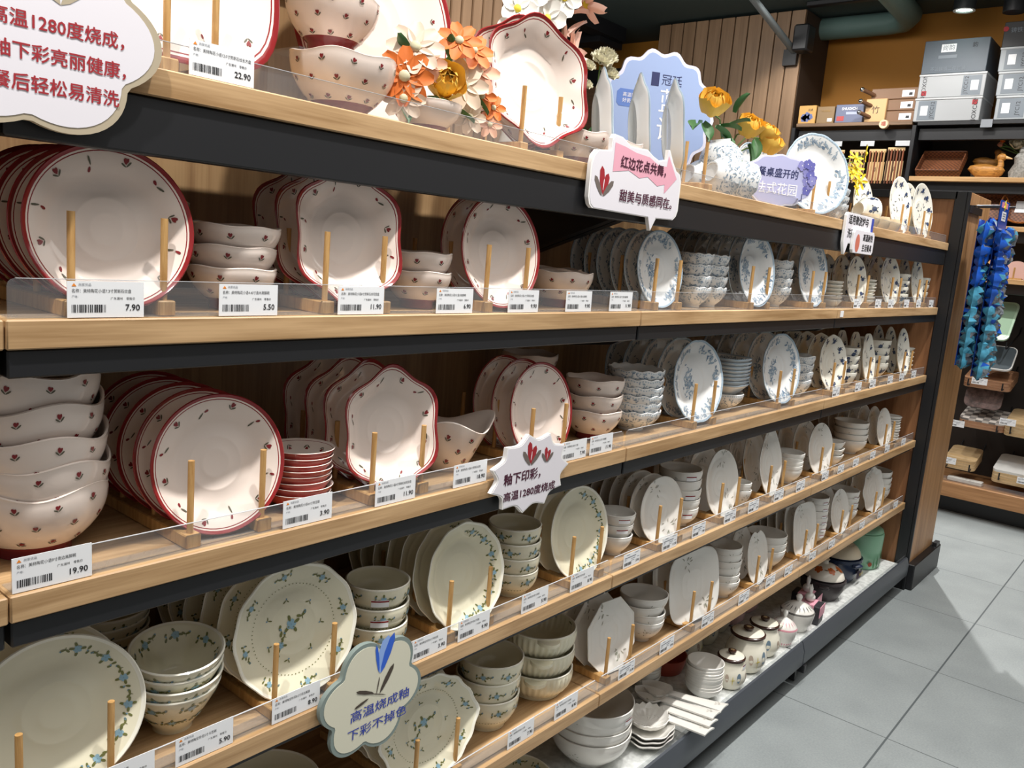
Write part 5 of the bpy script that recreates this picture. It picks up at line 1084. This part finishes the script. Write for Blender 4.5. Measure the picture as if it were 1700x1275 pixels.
t = carton(.33, .68, 2.318+.275, 2.318+.465, .30, '#525c66', 'large slate grey carton on top of two white cartons'); patch(t, .0, .08, .12, .165, WHITE, 'logo'); text('尚韵', .034, PG, t, (-.0022, .04, .142), FWST); patch(t, -.01, .09, .085, .103, PG, 'hand_hole'); ftext('不沾铸铁二件套装', .024, PG, t, .03, .025); ftext('韵', .03, INK, t, -.10, .15)
for k, (za, lb) in enumerate(((0, 'lower'), (.138, 'upper'))):
    t = carton(.32-.0*k, .68, 2.318+za, 2.318+za+.135, .28, '#a9acaf', lb+' white carton under the slate grey carton', x=FX+(.0 if k == 0 else .012), edge='#bfc1c3'); t['group'] = 'white cartons under the slate carton'
    s = 1 if k == 0 else -1
    patch(t, s*.06 if s > 0 else -.16, .16 if s > 0 else -.06, .008, .118, PG); patch(t, s*.125-.02, s*.125+.02, .035, .09, WHITE, 'barcode', -.0018); ftext('JYCC12', .03, INK, t, s*.08, .065, PI/2); ftext('NOXCON', .034, INK, t, -s*.15, .06, PI/2 if s > 0 else -PI/2); patch(t, -s*.145-.014, -s*.145+.014, .09 if s > 0 else .012, .118 if s > 0 else .04, SRED, 'seal_mark')
for k in range(3):
    t = carton(-.15, .245+.01*k, 2.318+.132*k, 2.318+.132*k+.13, .28, '#9fa5aa', ['bottom', 'middle', 'top'][k]+' silver carton of the stack at the right picture edge', x=FX, edge='#b9bdc0'); t['group'] = 'silver cartons at the right edge'
    patch(t, .05, .18, .01, .115, PG); patch(t, .125, .165, .035, .09, WHITE, 'barcode', -.0018); ftext('JYC12', .03, INK, t, .085, .06, PI/2)
t = carton(-.15, .27, 2.318+.397, 2.318+.535, .26, '#2b2a2c', 'black carton on top of the silver cartons at the right edge'); ftext('铸铁锅', .03, PG, t, .13, .09); MB().lathe([(0, 0, 0), (.014, 0, 0), (.014, .002, 0), (0, .002, 0)], 20).build('seal_mark', SRED, t, (-.0016, .2, .1), (0, -PI/2, 0))
tag(MB().box((FX-.004, .275, 2.30), (.002, .06, .045)).build('ticket', mat('ticket_grey', '#8b9097', .5)), 'grey ticket on the far board edge between the carton stacks', 'ticket')
# chopstick packs and tickets in the far left bay
CSB = mat('pack_kraft', '#d8bb88', .6); CSW = [mat('chopstick_red_wood', '#8a4f34', .5), mat('chopstick_dark_wood', '#5a3a28', .5), mat('chopstick_pale_wood', '#c29a68', .5)]
for k, (y, h) in enumerate(((1.12, .20), (.985, .20), (.865, .205), (.755, .215))):
    t = thing('chopstick_pack', ['leftmost', 'second', 'third', 'rightmost'][k]+' hanging chopstick pack in the far left bay', 'pack', (FX+.03, y, 1.955), group='hanging chopstick packs')
    MB().box((0, 0, h*.36), (.008, .10, h*.55)).build('paper_sleeve', CSB, t); MB().box((0, 0, h*.97), (.008, .10, .02)).build('header_card', CSB, t); ftext('筷', .03, SBR, t, 0, h*.4).location.x = -.006
    for q in range(6): MB().tube([(-.004, -.042+.017*q, .0), (-.004, -.042+.017*q, h*.96)], .0055, 6).build('chopstick', CSW[(k+q % 2) % 3], t)
    MB().tube([(.0, 0, h*.97), (.14, 0, h*.97)], .003, 6).build('hook', BLACK, t)
for k, y in enumerate((1.13, .93, .72)): tag(MB().box((FX+.012, y, 2.195), (.003, .085, .032), 0, .001).build('ticket_holder', ACRE), ['left', 'middle', 'right'][k]+' clear ticket holder above the chopstick packs', 'ticket holder', 'ticket holders above the chopsticks')
# wicker tray, ducks, stone figure, vase
def weave(name, c1, c2):
    m = bpy.data.materials.new(name); m.use_nodes = True; nt = m.node_tree; b = nt.nodes['Principled BSDF']; tc = nt.nodes.new('ShaderNodeTexCoord'); ck = nt.nodes.new('ShaderNodeTexChecker'); ck.inputs['Scale'].default_value = 90
    ck.inputs[1].default_value = lin(c1); ck.inputs[2].default_value = lin(c2); nt.links.new(tc.outputs['Object'], ck.inputs['Vector']); nt.links.new(ck.outputs[0], b.inputs['Base Color']); b.inputs['Roughness'].default_value = .55; return m
WK = weave('dark_wicker', '#7d4b2c', '#54301c'); WKL = weave('amber_wicker', '#c07a3a', '#8f5424')
t = thing('wicker_tray', 'dark rectangular wicker tray tilted up on the far board', 'tray', (FX+.05, .505, 2.0006), (0, -.75, 0))
MB().box((.09, 0, .004), (.19, .235, .008), 0, .003).build('woven_base', WK, t)
b = MB()
for s in (-1, 1): b.box((.09, s*.118, .03), (.19, .008, .055), 0, .003)
b.box((.182, 0, .03), (.008, .24, .055), 0, .003).box((-.002, 0, .03), (.008, .24, .055), 0, .003); b.build('woven_rim', WK, t)
MB().box((.02, .09, .012), (.05, .055, .002)).build('price_label', WHITE, t)
DW = wood('carved_duck_wood', '#c98f45', '#8a5a26', 1, scale=9)
def duck(y, z, L, H, label, head=True, rot=0):
    t = thing('duck', label, 'ornament', (FX+.12, y, z), (0, 0, rot))
    b = MB(); b.lathe([(0, 0, 0), (L*.22, 0, 0), (L*.40, H*.16, 0), (L*.46, H*.34, 0), (L*.40, H*.46, 0), (L*.2, H*.52, 0), (0, H*.54, 0)], 28, lambda r, zz, q: (r*sin(q)*.55*(1+.05*cos(9*q)), r*cos(q)+(.08*L if zz > H*.3 else 0)*(cos(q) > .8), zz+max(0, cos(q))**3*H*.14*(zz/H)))
    b.build('body', DW, t)
    nk = MB().tube([(0, -L*.26, H*.34), (0, -L*.33, H*.55), (0, -L*.30, H*.78)], [L*.12, L*.085, L*.075], 12); nk.build('neck', DW, t)
    hd = MB().sphere((0, -L*.32, H*.86), L*.115, 0, 14, (.85, 1.15, .95)).build('head', DW, t); MB().tube([(0, -L*.42, H*.86), (0, -L*.60, H*.80)], [L*.05, L*.012], 8).build('bill', mat('bill_pale', '#d9b07a', .5), hd)
    return t
duck(.255, 2.0006, .20, .145, 'carved wooden duck in front, its back to the wicker tray')
duck(.29, 2.07, .15, .12, 'carved wooden duck behind, standing higher on a block', rot=.15).location.x = FX+.25
tag(MB().box((FX+.25, .29, 2.035), (.12, .14, .0685), 0, .004).build('display_block', DKP), 'dark block lifting the rear wooden duck', 'block')
STN = mat('grey_stone', '#8f8d88', .8, vary=.35, scale=90); t = thing('stone_figure', 'grey stone figure at the right picture edge on the wicker board', 'ornament', (FX+.12, .08, 2.0006))
MB().lathe([(0, 0, 0), (.055, 0, 0), (.06, .04, 0), (.045, .09, 0), (.05, .12, 0), (.03, .145, 0), (0, .15, 0)], 24, lambda r, z, q: (r*cos(q)*(1+.12*cos(3*q+z*40)), r*sin(q)*(1+.12*cos(3*q+z*40)), z)).build('body', STN, t); MB().sphere((0, .0, .16), .028, 0, 12).build('head', STN, t)
t = thing('flower_vase', 'small grey vase with cream roses at the right edge of the far shelf', 'vase', (FX+.22, .10, 2.0006)); MB().lathe([(0, 0, 0), (.03, 0, 0), (.045, .06, 0), (.03, .13, 0), (.036, .15, 0), (.03, .15, 0), (0, .12, 0)], 24).build('body', STN, t)
ro = thing('silk_flowers', 'cream roses and coral buds in the small grey vase', 'flowers', (FX+.22, .10, 2.145))
for y, z, R, m in ((.03, .06, .04, CARN), (-.04, .05, .04, CARN), (-.01, .10, .036, CARN), (.11, .08, .014, FO), (.12, .055, .014, FP)):
    rose(ro, (-.05, y, z), R, m, (-.9, -.1, .4)); MB().tube([(0, 0, 0), (-.05, y, z-.01)], .003, 6).build('stem', STG, ro)
for q in range(5): leafp(ro, (-.03, .02*q-.03, .03), .07, (-.5, .4*(q-2), .5), LEAF, .4)
# round baskets, small boards
for k, (y, R, z) in enumerate(((.205, .10, 1.728), (.03, .118, 1.728))):
    t = thing('round_basket', ['smaller round amber wicker basket tilted on the far board', 'larger round amber wicker basket with a white label'][k], 'basket', (FX+.12, y, z+R*.98), (0, -PI/2+.35, 0), 'round wicker baskets')
    MB().lathe([(0, 0, 0), (R*.8, 0, 0), (R, .05, 0), (R*.97, .05, 0), (R*.78, .006, 0), (0, .006, 0)], 40).build('woven_bowl', WK, t); MB().lathe([(R*.97, .048, 0), (R*1.03, .052, 0), (R*1.0, .06, 0), (R*.95, .054, 0), (R*.97, .048, 0)], 40).build('rim', WKL, t)
    MB().box((.0 if k else -.06, .02, .0085+.0*k), (.045 if k == 0 else .07, .05, .003)).build('price_label', WKL if k == 0 else WHITE, t)
tag(MB().prism([(0, 0), (.10, 0), (.11, .03), (.05, .07), (.03, .12), (0, .12)], 0, .015, 0, None, Matrix.Translation((FX+.1, .19, 1.4326)) @ Euler((PI/2-.2, 0, -PI/2)).to_matrix().to_4x4()).build('chopping_board', wood('board_honey', '#d8a468', '#bd8548', 1)), 'honey-coloured handled wooden board leaning on the far board', 'board')
tag(MB().prism([(.075*cos(a), max(-.03, .075*sin(a))) for a in (2*PI*k/40 for k in range(40))], 0, .014, 0, None, Matrix.Translation((FX+.1, .01, 1.463)) @ Euler((PI/2-.15, 0, -PI/2)).to_matrix().to_4x4()).build('chopping_board', mat('board_pink', '#cfa79c', .5)), 'pink half-round cutting board on the far board', 'board')
tag(MB().box((FX+.03, .01, 1.437), (.03, .09, .008)).tube([(FX+.03, .01, 1.44), (FX+.03, .01, 1.50)], .005, 8).build('board_stand', BAMBOO), 'small wooden peg stand before the pink board', 'stand')
# wire cradles of chopping boards on the lower far wall
rrect = lambda w, h, r=.03: [(sx*(w-r)+r*cos(a0+a), sy*(h-r)+r*sin(a0+a)) for sx, sy, a0 in ((1, 1, 0), (-1, 1, PI/2), (-1, -1, PI), (1, -1, 1.5*PI)) for a in (0, .4, .8, 1.2, PI/2)]
def boards(y, z, w, h, n, th, mats, label, tilt=.9, grp=None, xx=0):
    for k in range(n):
        M = mats[k % len(mats)]
        o = MB().prism(rrect(h/2, w/2), 0, th, 0).build('chopping_board', M, None, (FX+.16+xx, y, z+.012+k*(th+.0015)), (0, -(PI/2-tilt)*.35, 0))
        tag(o, (['bottom ', 'second ', 'third ', 'fourth ', 'fifth '][k] if k < n-1 else 'top ')+label if n > 1 else label, 'board', grp or label)
def cradle(y, z, w, label):
    b = MB()
    for s in (-1, 1): b.tube([(FX+.40, y+s*w*.36, z+.06), (FX+.36, y+s*w*.36, z+.02), (FX+.03, y+s*w*.36, z-.055), (FX+.005, y+s*w*.36, z-.055), (FX+.005, y+s*w*.36, z-.015)], .004, 8)
    tag(b.build('wire_cradle', BLACK), label, 'rack', 'black wire cradles')
MINT = mat('board_mint', '#b9d6bd', .35); WHT = mat('board_white', '#e3e4e2', .4); WAL = wood('board_walnut', '#b98d6c', '#8f6548', 1); PALE = wood('board_pale', '#d9be94', '#c2a274', 1)
CHK = bpy.data.materials.new('board_checker'); CHK.use_nodes = True; _n = CHK.node_tree.nodes; _c = _n.new('ShaderNodeTexChecker'); _c.inputs['Scale'].default_value = 28; _c.inputs[1].default_value = lin('#d9d2ca'); _c.inputs[2].default_value = lin('#85807c')
_t = _n.new('ShaderNodeTexCoord'); CHK.node_tree.links.new(_t.outputs['Object'], _c.inputs['Vector']); CHK.node_tree.links.new(_c.outputs[0], _n['Principled BSDF'].inputs['Base Color'])
def standb(y, z, w, h, m, label, lean=.6, rim=None, th=.012):
    o = MB().prism(rrect(w/2, h/2, .035), 0, th, 0).build('chopping_board', m, None, (FX+.10, y, z+h/2*sin(lean)+.002), (lean, 0, -PI/2)); tag(o, label, 'board')
    if rim: MB().prism(rrect(w/2-.012, h/2-.012, .03), th, th+.001, 0).build('centre_panel', rim, o)
    return o
standb(.05, 1.075, .155, .30, MINT, 'mint green cutting board leaning on the far wall', .8, mat('board_mint_dark', '#9fbfa4', .35))
standb(-.20, 1.075, .18, .26, WHT, 'white cutting board at the right picture edge', .8)
standb(.03, .90, .19, .19, mat('board_slate', '#4d555a', .3), 'dark slate board with a white rim', .75, None).data.materials[0] = mat('board_white_edge', '#e8e8e6', .3)
_o = [o for o in COL.objects if o.name.startswith('chopping_board')][-1]; MB().prism(rrect(.19/2-.006, .19/2-.006, .03), .012, .013, 0).build('centre_panel', mat('board_slate_face', '#566067', .3), _o)
cradle(.05, 1.09, .2, 'wire cradle under the mint green board'); cradle(-.2, 1.09, .2, 'wire cradle under the white board at the right edge')
boards(.05, .80, .25, .24, 4, .012, [WAL], 'walnut board in the stack below the slate board', grp='walnut boards'); cradle(.05, .85, .25, 'wire cradle under the walnut boards')
boards(.04, .555, .25, .22, 4, .012, [WAL, WAL, WAL, CHK], 'board in the stack topped by a checkered one', grp='checkered and walnut boards'); cradle(.04, .60, .25, 'wire cradle under the checkered board')
standb(.06, .66, .20, .13, mat('board_dark_print', '#5a4743', .5, vary=.6, scale=50), 'dark printed board behind the checkered one', 1.2)
boards(.12, .29, .17, .22, 4, .014, [PALE], 'pale board in the small low stack behind the end column', grp='small pale boards'); cradle(.12, .34, .18, 'wire cradle under the small pale boards')
boards(-.23, .555, .30, .26, 5, .014, [PALE], 'pale board in the middle stack at the right edge', grp='right-hand pale boards'); cradle(-.22, .61, .28, 'wire cradle under the right-hand pale boards')
boards(-.24, .27, .36, .26, 5, .014, [PALE, PALE, PALE, PALE, WHT], 'board in the lowest stack at the right edge', grp='lowest right-hand boards'); cradle(-.22, .33, .32, 'wire cradle under the lowest right-hand boards')
for k, (y, z) in enumerate(((.08, .83), (.16, .56), (.17, .33), (-.24, .30), (-.10, .62))):
    t = thing('price_tag', 'white shelf ticket '+['under the walnut boards', 'under the checkered board', 'under the small pale boards', 'before the lowest right-hand boards', 'beside the middle pale boards'][k], 'price tag', (FX-.004, y, z-.02), (PI/2, 0, -PI/2), 'far wall tickets'); obj('card', CARDM, t); obj('small_print', LNM, t, (0, 0, .0007)); obj('barcode', BARS[k % 4], t, (-.037, .0055, .0007))
t = carton(-.02, .17, .2006, .225, .05, '#d8d6d0', 'flat white packet behind the plinth rail', x=FX+.04)

# ------------------------------------------------------------------ ceiling fittings
TEALP = mat('duct_teal', '#5d7873', .6)
tag(MB().tube([(4.3, 1.44, 2.985), (4.3, 1.0, 2.985), (4.27, .90, 2.985), (4.17, .84, 2.985), (3.0, .78, 2.985), (1.0, .70, 2.985)], .07, 20).build('duct', TEALP), 'teal round air duct bending along the far wall', 'duct')
tag(MB().tube([(3.0, 1.43, 2.95), (3.96, 1.47, 2.78)], .022, 14).build('conduit', mat('conduit_grey', '#7c868a', .5)), 'thin grey pipe running to the slatted column', 'pipe')
tag(MB().box((3.985, 1.49, 2.74), (.05, .09, .10)).build('junction_box', BLACK), 'black recessed box at the end of the grey pipe', 'box')
tag(MB().box((3.9, 1.385, 2.83), (.12, .10, .16), 0, .01).build('speaker', BLACK), 'black box speaker beside the slatted column top', 'speaker')
tag(MB().box((3.93, .3, 3.045), (.05, 2.2, .03), 0, .004).build('light_track', BLACK), 'black ceiling track over the far shelves', 'track')
t = thing('track_spotlight', 'lit ceiling spotlight above the cartons', 'lamp', (3.93, .474, 2.915))
MB().lathe([(.052, 0, 0), (.058, 0, 0), (.06, .10, 0), (.05, .12, 0), (0, .12, 0)], 32).build('housing', mat('lamp_dark', '#2a2d2e', .4), t); MB().lathe([(.044, -.002, 0), (.058, -.002, 0), (.058, .004, 0), (.044, .004, 0)], 32).build('trim_ring', mat('lamp_ring', '#d5dad8', .2), t)
MB().lathe([(0, .010, 0), (.052, .010, 0)], 32).build('lens', mat('lamp_glow', '#eafff4', .5, emit=14), t); MB().tube([(0, 0, .12), (0, 0, .145)], .012, 10).build('stem', BLACK, t)
t = thing('track_spotlight', 'unlit black ceiling spotlight at the right picture edge', 'lamp', (3.93, .22, 2.88)); MB().lathe([(0, 0, 0), (.055, 0, 0), (.06, .12, 0), (.05, .14, 0), (0, .14, 0)], 28).build('housing', BLACK, t); MB().tube([(0, 0, .14), (0, 0, .18)], .012, 10).build('stem', BLACK, t)
tag(MB().box((3.6, 2.9, 3.01), (.9, .12, .10)).box((3.95, 3.0, 2.98), (.3, .2, .12)).build('ceiling_beam', BLACK), 'black ceiling beam behind the orchids', 'beam')
